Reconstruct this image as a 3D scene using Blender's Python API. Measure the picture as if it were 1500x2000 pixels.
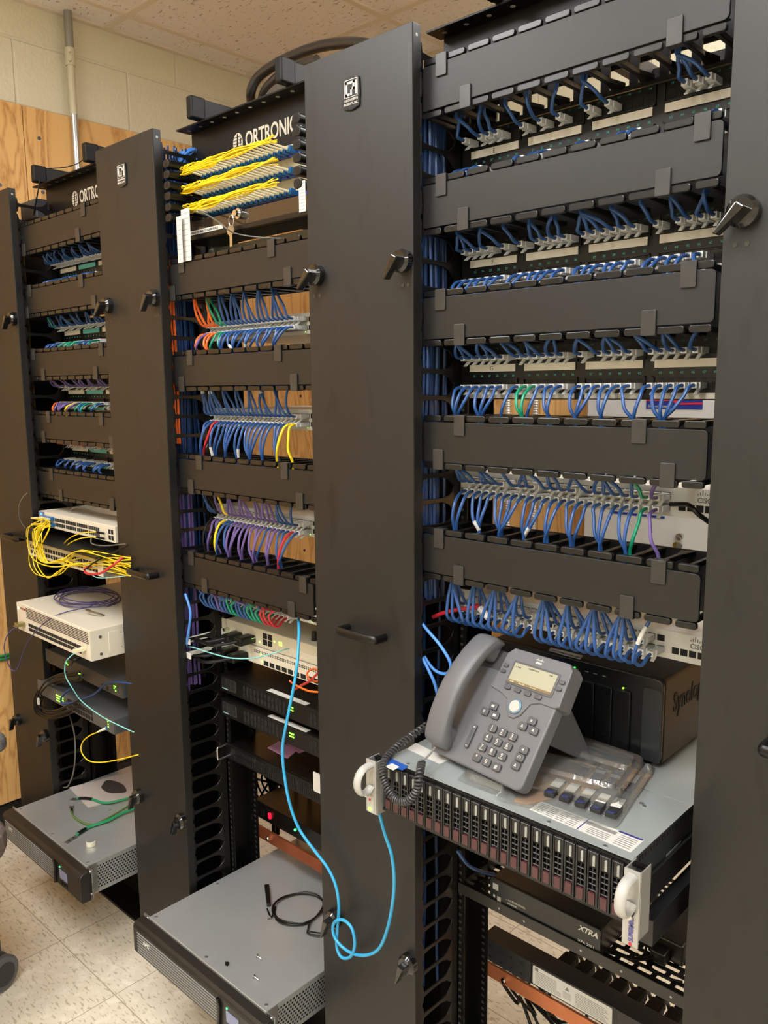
import bpy, math, random
from mathutils import Vector, Matrix
random.seed(7)
R = math.radians
for o in list(bpy.data.objects): bpy.data.objects.remove(o)
scene = bpy.context.scene
COL = scene.collection

# ------------------------------------------------------------------ camera
CAM = Vector((0.897845, -1.057700, 1.536344)); YAW, PITCH, ROLL, FPX = 0.753485645, 0.151934513, -0.0089975549, 1593.538
def cam_axes():
    f = Vector((-math.sin(YAW)*math.cos(PITCH), math.cos(YAW)*math.cos(PITCH), -math.sin(PITCH)))
    r0 = Vector((math.cos(YAW), math.sin(YAW), 0)); u0 = r0.cross(f)
    rr = math.cos(ROLL)*r0 + math.sin(ROLL)*u0; uu = -math.sin(ROLL)*r0 + math.cos(ROLL)*u0
    return rr, uu, f
CR, CU, CF = cam_axes()
cd = bpy.data.cameras.new('camera'); cam = bpy.data.objects.new('camera', cd); COL.objects.link(cam)
cd.sensor_fit = 'VERTICAL'; cd.sensor_height = 24.0; cd.lens = FPX/2000*24.0; cd.clip_start = 0.02
mw = Matrix((( CR.x, CU.x, -CF.x, CAM.x), (CR.y, CU.y, -CF.y, CAM.y), (CR.z, CU.z, -CF.z, CAM.z), (0,0,0,1)))
cam.matrix_world = mw; scene.camera = cam

# ------------------------------------------------------------------ light, exposure
scene.view_settings.view_transform = 'Standard'; scene.view_settings.look = 'None'
scene.view_settings.gamma = 1.0; scene.view_settings.use_curve_mapping = False
scene.view_settings.exposure = 0.64
w = bpy.data.worlds.new('world'); scene.world = w; w.use_nodes = True
w.node_tree.nodes['Background'].inputs[0].default_value = (0.9, 0.85, 0.78, 1); w.node_tree.nodes['Background'].inputs[1].default_value = 0.05
LAMP = 13.5            # radiance of the ceiling diffusers
LAMP_COL = (1.0, 1.0, 1.0)
CEIL = 2.775

def at(px, py, X=None, Y=None, Z=None):
    """point of the place seen at a photograph pixel, on the given plane"""
    d = CF + CR*((px-750)/FPX) + CU*((1000-py)/FPX)
    k = (X-CAM.x)/d.x if X is not None else (Y-CAM.y)/d.y if Y is not None else (Z-CAM.z)/d.z
    return CAM + d*k

# ------------------------------------------------------------------ materials
def lin(h):
    if isinstance(h, str):
        v = [int(h[i:i+2], 16)/255 for i in (0, 2, 4)]
        return tuple((x/12.92 if x <= .04045 else ((x+.055)/1.055)**2.4) for x in v)
    return h
MATS = {}
def mat(name, col, rough=.5, metal=0., emit=0., alpha=1., trans=0., bump=0., bscale=200., vary=0., vscale=6., spec=None, coat=0.):
    if name in MATS: return MATS[name]
    m = bpy.data.materials.new(name); m.use_nodes = True; nt = m.node_tree; b = nt.nodes['Principled BSDF']
    c = lin(col)
    b.inputs['Base Color'].default_value = (*c, 1); b.inputs['Roughness'].default_value = rough; b.inputs['Metallic'].default_value = metal
    if spec is not None: b.inputs['Specular IOR Level'].default_value = spec
    if coat: b.inputs['Coat Weight'].default_value = coat
    if emit:
        b.inputs['Emission Color'].default_value = (*c, 1); b.inputs['Emission Strength'].default_value = emit
    if alpha < 1: b.inputs['Alpha'].default_value = alpha
    if trans: b.inputs['Transmission Weight'].default_value = trans
    if bump or vary:
        tc = nt.nodes.new('ShaderNodeTexCoord')
        if bump:
            n = nt.nodes.new('ShaderNodeTexNoise'); n.inputs['Scale'].default_value = bscale; n.inputs['Detail'].default_value = 2
            nt.links.new(tc.outputs['Object'], n.inputs['Vector'])
            bp = nt.nodes.new('ShaderNodeBump'); bp.inputs['Strength'].default_value = bump; bp.inputs['Distance'].default_value = .001
            nt.links.new(n.outputs['Fac'], bp.inputs['Height']); nt.links.new(bp.outputs['Normal'], b.inputs['Normal'])
        if vary:
            n2 = nt.nodes.new('ShaderNodeTexNoise'); n2.inputs['Scale'].default_value = vscale; n2.inputs['Detail'].default_value = 4
            nt.links.new(tc.outputs['Object'], n2.inputs['Vector'])
            mx = nt.nodes.new('ShaderNodeMix'); mx.data_type = 'RGBA'
            mx.inputs['A'].default_value = (*[x*(1-vary) for x in c], 1); mx.inputs['B'].default_value = (*[min(1, x*(1+vary)) for x in c], 1)
            nt.links.new(n2.outputs['Fac'], mx.inputs['Factor']); nt.links.new(mx.outputs['Result'], b.inputs['Base Color'])
    MATS[name] = m; return m

def nodes_mat(name):
    m = bpy.data.materials.new(name); m.use_nodes = True; MATS[name] = m
    return m, m.node_tree, m.node_tree.nodes['Principled BSDF']
def N(nt, typ, **kw):
    n = nt.nodes.new(typ)
    for k, v in kw.items(): setattr(n, k, v)
    return n
def mixc(nt, fac, a, b):
    mx = N(nt, 'ShaderNodeMix', data_type='RGBA')
    for s, v in (('Factor', fac), ('A', a), ('B', b)):
        if hasattr(v, 'is_linked') or hasattr(v, 'links'): nt.links.new(v, mx.inputs[s])
        else: mx.inputs[s].default_value = v if s == 'Factor' else (*lin(v), 1)
    return mx.outputs['Result']
def ramp(nt, src, p0, p1, inv=False):
    r = N(nt, 'ShaderNodeMapRange'); r.inputs['From Min'].default_value = p0; r.inputs['From Max'].default_value = p1
    if inv: r.inputs['To Min'].default_value = 1; r.inputs['To Max'].default_value = 0
    nt.links.new(src, r.inputs['Value']); return r.outputs['Result']
def mapping(nt, scale, rot=(0,0,0), loc=(0,0,0)):
    tc = N(nt, 'ShaderNodeTexCoord'); mp = N(nt, 'ShaderNodeMapping')
    mp.inputs['Scale'].default_value = scale; mp.inputs['Rotation'].default_value = rot; mp.inputs['Location'].default_value = loc
    nt.links.new(tc.outputs['Object'], mp.inputs['Vector']); return mp.outputs['Vector']

def plywood(name, along):
    # grain runs along z; 'along' = horizontal axis of the sheet (0 = x, 1 = y)
    m, nt, b = nodes_mat(name)
    sc = [4.6, 4.6, 1.0]; sc[1-along] = 0.2
    v = mapping(nt, tuple(sc))
    n1 = N(nt, 'ShaderNodeTexNoise'); n1.inputs['Scale'].default_value = 1.1; n1.inputs['Detail'].default_value = 2.5; n1.inputs['Distortion'].default_value = 1.1
    nt.links.new(v, n1.inputs['Vector'])
    mt = N(nt, 'ShaderNodeMath', operation='MULTIPLY'); mt.inputs[1].default_value = 25; nt.links.new(n1.outputs['Fac'], mt.inputs[0])
    fr = N(nt, 'ShaderNodeMath', operation='PINGPONG'); fr.inputs[1].default_value = 1; nt.links.new(mt.outputs[0], fr.inputs[0])
    f = ramp(nt, fr.outputs[0], .45, 1.0)
    n2 = N(nt, 'ShaderNodeTexNoise'); n2.inputs['Scale'].default_value = 40; n2.inputs['Detail'].default_value = 4; nt.links.new(v, n2.inputs['Vector'])
    c1 = mixc(nt, f, 'dfb070', 'b27a3c')
    c2 = mixc(nt, ramp(nt, n2.outputs['Fac'], .35, .8), c1, 'd9ae6e')
    vo = N(nt, 'ShaderNodeTexVoronoi'); vo.inputs['Scale'].default_value = 1.6
    nt.links.new(mapping(nt, (1,1,.55)), vo.inputs['Vector'])
    c3 = mixc(nt, ramp(nt, vo.outputs['Distance'], .02, .045, True), c2, '6e431c')
    nt.links.new(c3, b.inputs['Base Color']); b.inputs['Roughness'].default_value = .55
    return m
PLY_L = plywood('plywood_left_grain', 1); PLY_B = plywood('plywood_back_grain', 0)

def block_wall():
    m, nt, b = nodes_mat('painted_concrete_block')
    tc = N(nt, 'ShaderNodeTexCoord'); sp = N(nt, 'ShaderNodeSeparateXYZ'); nt.links.new(tc.outputs['Object'], sp.inputs[0])
    ad = N(nt, 'ShaderNodeMath', operation='ADD'); nt.links.new(sp.outputs[0], ad.inputs[0]); nt.links.new(sp.outputs[1], ad.inputs[1])
    cb = N(nt, 'ShaderNodeCombineXYZ'); nt.links.new(ad.outputs[0], cb.inputs[0]); nt.links.new(sp.outputs[2], cb.inputs[1])
    mp = N(nt, 'ShaderNodeMapping'); mp.inputs['Location'].default_value = (1.88+.027, -.017, 0); nt.links.new(cb.outputs[0], mp.inputs['Vector'])
    br = N(nt, 'ShaderNodeTexBrick'); nt.links.new(mp.outputs[0], br.inputs['Vector'])
    br.inputs['Scale'].default_value = 1; br.inputs['Brick Width'].default_value = .4064; br.inputs['Row Height'].default_value = .2032
    br.inputs['Mortar Size'].default_value = .006; br.inputs['Mortar Smooth'].default_value = .6
    n = N(nt, 'ShaderNodeTexNoise'); n.inputs['Scale'].default_value = 90; n.inputs['Detail'].default_value = 3; nt.links.new(tc.outputs['Object'], n.inputs['Vector'])
    c = mixc(nt, n.outputs['Fac'], 'd6d0b8', 'dcd6bf'); nt.links.new(c, b.inputs['Base Color']); b.inputs['Roughness'].default_value = .38
    mm = N(nt, 'ShaderNodeMath', operation='MULTIPLY_ADD'); nt.links.new(br.outputs['Fac'], mm.inputs[0]); mm.inputs[1].default_value = -1.6; nt.links.new(n.outputs['Fac'], mm.inputs[2])
    bp = N(nt, 'ShaderNodeBump'); bp.inputs['Strength'].default_value = .55; bp.inputs['Distance'].default_value = .003
    nt.links.new(mm.outputs[0], bp.inputs['Height']); nt.links.new(bp.outputs[0], b.inputs['Normal'])
    return m
BLOCK = block_wall()

def flecks(nt, scale, rot, thr, stretch=(1, 3.2, 1)):
    v = mapping(nt, (scale*stretch[0], scale*stretch[1], scale*stretch[2]), (0, 0, rot))
    n = N(nt, 'ShaderNodeTexNoise'); n.inputs['Scale'].default_value = 1; n.inputs['Detail'].default_value = 1.5; n.inputs['Distortion'].default_value = .3
    nt.links.new(v, n.inputs['Vector']); return ramp(nt, n.outputs['Fac'], thr, thr+.035)
def floor_mat():
    m, nt, b = nodes_mat('vinyl_composition_tile')
    # checker of fleck directions between 12 inch tiles
    v = mapping(nt, (1/.3048, 1/.3048, 1), (0,0,0), (1.513/.3048, .164/.3048, 0))
    sp = N(nt, 'ShaderNodeSeparateXYZ'); nt.links.new(v, sp.inputs[0])
    def seam(o):
        fr = N(nt, 'ShaderNodeMath', operation='PINGPONG'); fr.inputs[1].default_value = .5; nt.links.new(sp.outputs[o], fr.inputs[0])
        return ramp(nt, fr.outputs[0], .003, .0055, True)
    mx = N(nt, 'ShaderNodeMath', operation='MAXIMUM'); nt.links.new(seam(0), mx.inputs[0]); nt.links.new(seam(1), mx.inputs[1])
    ch = N(nt, 'ShaderNodeTexChecker'); ch.inputs['Scale'].default_value = 1; nt.links.new(v, ch.inputs['Vector'])
    fa = mixc(nt, flecks(nt, 44, .5, .585, (1, 3.6, 1)), 'd9cfbb', 'b7ab94'); fb = mixc(nt, flecks(nt, 44, 1.9, .585, (1, 3.6, 1)), 'd9cfbb', 'b7ab94')
    base = mixc(nt, ch.outputs['Fac'], fa, fb)
    n3 = N(nt, 'ShaderNodeTexNoise'); n3.inputs['Scale'].default_value = 30; n3.inputs['Detail'].default_value = 3
    tc = N(nt, 'ShaderNodeTexCoord'); nt.links.new(tc.outputs['Object'], n3.inputs['Vector'])
    base = mixc(nt, ramp(nt, n3.outputs['Fac'], .5, .75), base, 'e8dfcd')
    c = mixc(nt, mx.outputs[0], base, 'a0947d'); nt.links.new(c, b.inputs['Base Color']); b.inputs['Roughness'].default_value = .32
    return m
def ceiling_mat():
    m, nt, b = nodes_mat('fissured_ceiling_tile')
    fa = flecks(nt, 44, .35, .655, (1, 2.6, 1))
    v = mapping(nt, (120,120,120)); n = N(nt, 'ShaderNodeTexNoise'); n.inputs['Scale'].default_value = 1; nt.links.new(v, n.inputs['Vector'])
    dots = ramp(nt, n.outputs['Fac'], .69, .72)
    mx = N(nt, 'ShaderNodeMath', operation='MAXIMUM'); nt.links.new(fa, mx.inputs[0]); nt.links.new(dots, mx.inputs[1])
    c = mixc(nt, mx.outputs[0], 'ebe4e2', 'b9aca2'); nt.links.new(c, b.inputs['Base Color']); b.inputs['Roughness'].default_value = .9
    bp = N(nt, 'ShaderNodeBump'); bp.inputs['Strength'].default_value = .5; bp.inputs['Distance'].default_value = .003; bp.invert = True
    nt.links.new(mx.outputs[0], bp.inputs['Height']); nt.links.new(bp.outputs[0], b.inputs['Normal'])
    return m
FLOORM = floor_mat(); CEILM = ceiling_mat()
def smudged():
    m, nt, b = nodes_mat('black_satin_door_paint')
    v = mapping(nt, (9, 9, 3.2)); n = N(nt, 'ShaderNodeTexNoise'); n.inputs['Scale'].default_value = 1; n.inputs['Detail'].default_value = 3; nt.links.new(v, n.inputs['Vector'])
    v2 = mapping(nt, (26, 26, 10), (0, .6, 0)); n2 = N(nt, 'ShaderNodeTexNoise'); n2.inputs['Scale'].default_value = 1; n2.inputs['Detail'].default_value = 2; nt.links.new(v2, n2.inputs['Vector'])
    s = ramp(nt, n2.outputs['Fac'], .6, .66)
    c = mixc(nt, n.outputs['Fac'], '0f0f0f', '171716'); c2 = mixc(nt, s, c, '0b0b0b'); nt.links.new(c2, b.inputs['Base Color'])
    b.inputs['Specular IOR Level'].default_value = .5
    r = N(nt, 'ShaderNodeMapRange'); r.inputs['To Min'].default_value = .42; r.inputs['To Max'].default_value = .52; nt.links.new(n.outputs['Fac'], r.inputs['Value']); nt.links.new(r.outputs[0], b.inputs['Roughness'])
    g = N(nt, 'ShaderNodeTexNoise'); g.inputs['Scale'].default_value = 900; tc = N(nt, 'ShaderNodeTexCoord'); nt.links.new(tc.outputs['Object'], g.inputs['Vector'])
    bp = N(nt, 'ShaderNodeBump'); bp.inputs['Strength'].default_value = .12; bp.inputs['Distance'].default_value = .0004
    nt.links.new(g.outputs['Fac'], bp.inputs['Height']); nt.links.new(bp.outputs[0], b.inputs['Normal'])
    return m
DOORM = smudged()
BLK = mat('black_steel', '0d0d0d', .45, spec=.3); BLK_D = mat('black_matte', '070707', .6, spec=.2); BLKP = mat('black_plastic', '0c0c0c', .33, spec=.4); BLKG = mat('gloss_black_plastic', '0a0a0a', .3, spec=.35)
COVM = mat('black_satin_cover', '0f0f0f', .45, bump=.08, bscale=900, spec=.5); CLIPM = mat('dark_grey_clip', '252423', .4, vary=.3, vscale=60, spec=.6)
CHROME = mat('chrome', 'c9c9c9', .12, 1.); ZINC = mat('galvanised_steel', 'b9bcbc', .3, .6, bump=.06, bscale=120, vary=.07, vscale=14); STEEL = mat('brushed_steel', 'a8aaa8', .35, .9)
FING = mat('glossy_finger_plastic', '0b0b0b', .3, spec=.5)
WHITE = mat('white_plastic', 'c6c5bf', .45); PLUG = mat('clear_plug_plastic', 'dfe1e0', .25, spec=.7); PAPER = mat('label_paper', 'dcd6c8', .7); SWHITE = mat('white_switch_paint', 'cdcbc3', .45)
INK = mat('black_ink', '1c1c1c', .7); TEAL = mat('teal_print', '4fb3a6', .6); HOLE = mat('dark_opening', '050505', .8); GREYINK = mat('grey_ink', '7a7a78', .7)
BLUE = mat('blue_cable', '254c86', .38); BLUE_SHADE = mat('shaded_blue_cable', '1b3765', .38); ORANGE = mat('orange_cable', 'dd6420', .4); GREEN = mat('green_cable', '0f8564', .4)  # the second blue is the cable blue with shade put into its colour
PURPLE = mat('purple_cable', '62508a', .4); YELLOW = mat('yellow_cable', 'e6c818', .4); RED = mat('red_cable', 'b3202c', .4); CYAN = mat('cyan_cable', '2f9bcf', .35); AQUA = mat('aqua_fiber', '7cc3c4', .4)
BLACKC = mat('black_cable', '0b0b0b', .4, spec=.3); GREYC = mat('grey_cable', '55554f', .4); BLUE_LIT = mat('lit_light_blue_cable', '4a86d8', .38)  # the light blue has light painted in, for blue cables that are lit
FBLUE = mat('blue_fiber_connector', '16639c', .35); BEIGE = mat('beige_boot', 'd8cfae', .45); COPPER = mat('copper_bar', 'a85c3a', .42, .75, vary=.2, vscale=30)
def led(c, s=6): return mat('led_'+c, c, .4, emit=s)

# ------------------------------------------------------------------ mesh helpers
class MB:
    def __init__(s): s.v = []; s.f = []; s.mi = []; s.m = 0
    def add(s, vs, fs):
        o = len(s.v); s.v += [tuple(p) for p in vs]; s.f += [tuple(i+o for i in f) for f in fs]; s.mi += [s.m]*len(fs); return s
    def box(s, x0, x1, y0, y1, z0, z1):
        x0, x1 = min(x0,x1), max(x0,x1); y0, y1 = min(y0,y1), max(y0,y1); z0, z1 = min(z0,z1), max(z0,z1)
        return s.add([(x0,y0,z0),(x1,y0,z0),(x1,y1,z0),(x0,y1,z0),(x0,y0,z1),(x1,y0,z1),(x1,y1,z1),(x0,y1,z1)],
                     [(0,3,2,1),(4,5,6,7),(0,1,5,4),(1,2,6,5),(2,3,7,6),(3,0,4,7)])
    def prism(s, poly, axis, a, b):
        """poly: 2-D outline; axis: 'x' -> poly is (y,z), 'y' -> (x,z), 'z' -> (x,y)"""
        n = len(poly)
        ar = sum(poly[i][0]*poly[(i+1) % n][1]-poly[(i+1) % n][0]*poly[i][1] for i in range(n))
        flip = (ar < 0) != (axis == 'y')
        if flip: poly = poly[::-1]
        def p(q, t): return (t, q[0], q[1]) if axis == 'x' else (q[0], t, q[1]) if axis == 'y' else (q[0], q[1], t)
        a, b = min(a,b), max(a,b)
        vs = [p(q, a) for q in poly]+[p(q, b) for q in poly]
        fs = [tuple(range(n-1, -1, -1)), tuple(range(n, 2*n))]+[(i, (i+1) % n, n+(i+1) % n, n+i) for i in range(n)]
        return s.add(vs, fs)
    def frame(s, d):
        d = Vector(d).normalized(); u = Vector((0,0,1)) if abs(d.z) < .9 else Vector((1,0,0))
        a = d.cross(u).normalized(); return a, d.cross(a).normalized()
    def cyl(s, p0, p1, r, n=16, r1=None):
        p0, p1 = Vector(p0), Vector(p1); a, b = s.frame(p1-p0); r1 = r if r1 is None else r1
        vs = [p0+(a*math.cos(2*math.pi*i/n)+b*math.sin(2*math.pi*i/n))*r for i in range(n)]+[p1+(a*math.cos(2*math.pi*i/n)+b*math.sin(2*math.pi*i/n))*r1 for i in range(n)]
        return s.add(vs, [tuple(range(n-1,-1,-1)), tuple(range(n, 2*n))]+[(i, (i+1) % n, n+(i+1) % n, n+i) for i in range(n)])
    def disc(s, c, nrm, r, n=12):
        c = Vector(c); a, b = s.frame(nrm)
        return s.add([c+(a*math.cos(2*math.pi*i/n)+b*math.sin(2*math.pi*i/n))*r for i in range(n)], [tuple(range(n))])
    def tube(s, pts, r, n=8, closed=False):
        pts = [Vector(p) for p in pts]; m = len(pts)
        if m < 2: return s
        rs = r if isinstance(r, (list, tuple)) else [r]*m
        t = [(pts[(i+1) % m if closed else min(i+1, m-1)]-pts[i-1 if (closed or i) else 0]) for i in range(m)]
        t = [x.normalized() if x.length > 1e-9 else Vector((0,0,1)) for x in t]
        a, _ = s.frame(t[0]); vs = []
        for i in range(m):
            a = (a - t[i]*a.dot(t[i])); a = a.normalized() if a.length > 1e-6 else s.frame(t[i])[0]
            b = t[i].cross(a)
            vs += [pts[i]+(a*math.cos(2*math.pi*k/n)+b*math.sin(2*math.pi*k/n))*rs[i] for k in range(n)]
        fs = []
        for i in range(m if closed else m-1):
            j = (i+1) % m
            fs += [(i*n+k, i*n+(k+1) % n, j*n+(k+1) % n, j*n+k) for k in range(n)]
        if not closed: fs += [tuple(range(n-1,-1,-1)), tuple((m-1)*n+k for k in range(n))]
        return s.add(vs, fs)
    def rrect(s, x0, x1, z0, z1, r, axis, a, b, n=4):
        return s.prism(rr_poly(x0, x1, z0, z1, r, n), axis, a, b)
    def xf(s, M, i0=0):
        s.v[i0:] = [tuple(M @ Vector(v)) for v in s.v[i0:]]; return s
def rr_poly(x0, x1, z0, z1, r, n=4):
    o = []
    for cx, cz, a0 in ((x1-r, z0+r, -90), (x1-r, z1-r, 0), (x0+r, z1-r, 90), (x0+r, z0+r, 180)):
        for k in range(n+1):
            a = R(a0+90*k/n); o.append((cx+r*math.cos(a), cz+r*math.sin(a)))
    return o
def spline(P, k=8):
    P = [Vector(p) for p in P]; Q = [P[0]*2-P[1]]+P+[P[-1]*2-P[-2]]; out = []
    for i in range(1, len(Q)-2):
        p0, p1, p2, p3 = Q[i-1:i+3]
        for j in range(k):
            t = j/k; out.append(.5*((2*p1)+(p2-p0)*t+(2*p0-5*p1+4*p2-p3)*t*t+(3*p1-p0-3*p2+p3)*t**3))
    out.append(P[-1]); return out

def obj(name, mb, m, parent=None, smooth=False, bevel=0, seg=2, kind=None, label=None):
    me = bpy.data.meshes.new(name); me.from_pydata(mb.v, [], mb.f)
    ms = m if isinstance(m, (list, tuple)) else [m]
    for x in ms: me.materials.append(x)
    for i, p in enumerate(me.polygons):
        p.material_index = min(mb.mi[i], len(ms)-1); p.use_smooth = smooth
    me.update()
    o = bpy.data.objects.new(name, me); COL.objects.link(o)
    if bevel:
        b = o.modifiers.new('bevel', 'BEVEL'); b.width = bevel; b.segments = seg; b.limit_method = 'ANGLE'; b.angle_limit = R(40)
    if smooth and not bevel:
        try: me.set_sharp_from_angle(angle=R(42))
        except Exception: pass
    if parent is not None:
        o.parent = parent
        if parent.type == 'EMPTY': o.matrix_parent_inverse = Matrix.Translation(-Vector(parent.location)) if not parent.get('_local') else Matrix.Identity(4)
    if kind: o['kind'] = kind
    if label: o['label'] = label
    return o
def tag(o, label, cat, group=None, kind=None):
    o['label'] = label; o['category'] = cat
    if group: o['group'] = group
    if kind: o['kind'] = kind
    return o
def thing(name, label, cat, loc=(0,0,0), group=None):
    o = bpy.data.objects.new(name, None); COL.objects.link(o); o.location = loc; o.empty_display_size = .05
    return tag(o, label, cat, group)
def struct(name, mb, m, **k): return obj(name, mb, m, kind='structure', **k)
def dup(root, delta, label, group=None):
    c = root.copy(); COL.objects.link(c); c.location = Vector(root.location)+Vector(delta); c['label'] = label
    if group: c['group'] = group
    for ch in root.children:
        d = ch.copy(); COL.objects.link(d); d.parent = c
        for g in ch.children:
            e = g.copy(); COL.objects.link(e); e.parent = d
    return c
def text_mb(s, size, origin, xd=(1,0,0), yd=(0,0,1), align='LEFT', extr=.0002, shear=0, bold=0, xs=1.0):
    cu = bpy.data.curves.new('t', 'FONT'); cu.body = s; cu.size = size; cu.align_x = align; cu.extrude = extr; cu.shear = shear; cu.offset = bold; cu.resolution_u = 3
    ob = bpy.data.objects.new('t', cu); me = bpy.data.meshes.new_from_object(ob)
    X = Vector(xd).normalized(); Yv = Vector(yd).normalized(); Z = X.cross(Yv)
    M = Matrix(((X.x, Yv.x, Z.x, 0), (X.y, Yv.y, Z.y, 0), (X.z, Yv.z, Z.z, 0), (0,0,0,1)))
    mb = MB(); mb.add([Vector(origin)+(M @ Vector((v.co.x*xs, v.co.y, v.co.z))) for v in me.vertices], [tuple(p.vertices) for p in me.polygons])
    bpy.data.objects.remove(ob); bpy.data.curves.remove(cu); bpy.data.meshes.remove(me)
    return mb
def merge(*mbs):
    o = MB()
    for b in mbs:
        off = len(o.v); o.v += b.v; o.f += [tuple(i+off for i in f) for f in b.f]; o.mi += b.mi
    return o
P = .7454                                     # bay pitch
BAY = {1: -2*P, 2: -P, 3: 0.0}
ORD = ['first','second','third','fourth','fifth','sixth','seventh','eighth','ninth','tenth','eleventh','twelfth','thirteenth','fourteenth','fifteenth','sixteenth','seventeenth','eighteenth','nineteenth','twentieth','twenty-first','twenty-second','twenty-third','twenty-fourth','twenty-fifth','twenty-sixth','twenty-seventh','twenty-eighth']
# ================================================================== the room
X0, X1, Y0, Y1 = -1.90, 3.2, -3.4, 1.48
struct('floor', MB().box(X0, X1, Y0, Y1, -.05, 0), FLOORM)
struct('wall_left', MB().box(X0-.1, X0, Y0, Y1, 0, 2.95), BLOCK)
struct('wall_back', MB().box(X0-.1, X1+.1, Y1, Y1+.1, 0, 2.95), BLOCK)
struct('wall_right', MB().box(X1, X1+.1, Y0, Y1, 0, 2.95), BLOCK)
struct('wall_front', MB().box(X0-.1, X1+.1, Y0-.1, Y0, 0, 2.95), BLOCK)
struct('ceiling', MB().box(X0, X1, Y0, Y1, CEIL+.006, CEIL+.03), CEILM)
GX = [-1.745+.61*k for k in range(9)]; GY = [.52+.61*k for k in range(-6, 2)]
TM = mat('ceiling_grid_enamel', 'dccfc0', .45)
g = MB()
for x in GX: g.box(x-.012, x+.012, Y0, Y1, CEIL-.001, CEIL+.012)
for y in GY: g.box(X0, X1, y-.012, y+.012, CEIL-.0015, CEIL+.0115)
struct('trim_1', g, TM)
g = MB().box(X0, X0+.022, Y0, Y1, CEIL-.003, CEIL+.006).box(X0, X1, Y1-.022, Y1, CEIL-.003, CEIL+.006).box(X1-.022, X1, Y0, Y1, CEIL-.003, CEIL+.006).box(X0, X1, Y0, Y0+.022, CEIL-.003, CEIL+.006)
struct('trim_2', g, TM)
BASEM = mat('black_vinyl_baseboard', '141414', .5)
bp_ = [(0,0),(.012,0),(.006,.012),(.005,.105),(0,.108)]
struct('baseboard_left', MB().prism([(X0+a, b) for a, b in bp_], 'y', Y0, Y1), BASEM)
struct('baseboard_back', MB().prism([(Y1-a, b) for a, b in bp_], 'x', X0+.01, X1), BASEM)

def ply(name, m, mb, label, screws, along):
    t = thing('plywood_sheet', label, 'plywood', (mb.v[0][0], mb.v[0][1], .118), 'plywood backboards')
    obj('board', mb, m, t, bevel=.001)
    for c in screws:
        s = MB().cyl(c, (c[0]+(.0015 if along else 0), c[1]-(0 if along else .0015), c[2]), .006, 12)
        obj('screw', s, mat('blue_grey_screw', '4a4d55', .4, .6), t)
XL = X0+.019
s1 = .203
def sheetL(y0, y1, lab):
    ply('left', PLY_L, MB().box(X0+.001, XL, y0+.0012, y1-.0012, .118, 2.452), lab, [(XL, y, z) for z in (2.36, 2.19, 1.5, .8) for y in (y0+.05, (y0+y1)/2, y1-.09) if y < Y1-.05], 1)
sheetL(s1-1.22, s1, 'plywood sheet on the left wall beside the leftmost rack, before the tall seam')
sheetL(s1, Y1-.022, 'plywood sheet on the left wall from the tall seam to the back corner')
sheetL(s1-2.44, s1-1.22, 'plywood sheet on the left wall nearest the front of the room')
YB = Y1-.019
for i, (a, b, lab) in enumerate([(X0+.022, -.70, 'plywood sheet on the back wall, its left end in the room corner'), (-.70, .52, 'plywood sheet on the back wall behind the white cabinet'), (.52, 1.74, 'plywood sheet on the back wall right of the white cabinet')]):
    ply('back', PLY_B, MB().box(a+.0012, b-.0012, YB, Y1-.001, .118, 2.452), lab, [(x, YB, z) for z in (2.3, 1.2) for x in (a+.06, b-.06)], 0)

# ceiling troffers
for (cx, cy, sx, sy, lab) in ((.39, -1.31, .60, 1.21, 'recessed fluorescent ceiling light above the front of the racks'),
                              (-.83, -1.31, .60, 1.21, 'recessed fluorescent ceiling light in front of the middle rack'),
                              (2.22, -1.31, .60, 1.21, 'recessed fluorescent ceiling light at the right end of the room'),
                              (.39, -2.84, .60, 1.0, 'recessed fluorescent ceiling light near the front wall'),
                              (.695, .825, 1.21, .60, 'recessed fluorescent ceiling light above the aisle behind the racks')):
    t = thing('ceiling_light', lab, 'light', (cx, cy, CEIL), 'recessed ceiling lights')
    fr = MB()
    for a in (-1, 1):
        fr.box(cx+a*sx/2, cx+a*(sx/2-.02), cy-sy/2, cy+sy/2, CEIL-.004, CEIL+.004); fr.box(cx-sx/2, cx+sx/2, cy+a*sy/2, cy+a*(sy/2-.02), CEIL-.0035, CEIL+.0035)
    obj('frame', fr, TM, t)
    obj('diffuser', MB().box(cx-sx/2+.02, cx+sx/2-.02, cy-sy/2+.02, cy+sy/2-.02, CEIL-.002, CEIL+.003), mat('lit_diffuser', LAMP_COL, .5, emit=LAMP), t)

# conduit on the left wall
cx_, cy_ = XL+.016, .372
t = thing('conduit_pipe', 'upright metal conduit on the left wall, painted cream above the plywood', 'conduit', (cx_, cy_, .9))
obj('pipe', MB().cyl((cx_, cy_, .9), (cx_, cy_, 2.457), .0115, 16), mat('bare_conduit', 'c2c4c4', .25, .8), t, smooth=True, label='bare shiny galvanised pipe')
obj('painted_pipe', MB().cyl((cx_, cy_, 2.457), (cx_, cy_, 2.66), .0118, 16), mat('cream_paint', 'c9c3a8', .4), t, smooth=True, label='cream painted pipe')
c = MB().cyl((cx_, cy_, 2.61), (cx_, cy_, 2.665), .0165, 16); [c.cyl((cx_+.01, cy_-.006, z), (cx_+.022, cy_-.014, z), .005, 8) for z in (2.622, 2.65)]
obj('coupling', c, mat('cream_paint', 'c9c3a8', .4), t, smooth=True)
obj('upper_pipe', MB().cyl((cx_, cy_, 2.66), (cx_, cy_, CEIL+.005), .014, 16), mat('grey_conduit', '9a9a94', .35, .5), t, smooth=True, label='bare grey pipe end')

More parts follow.
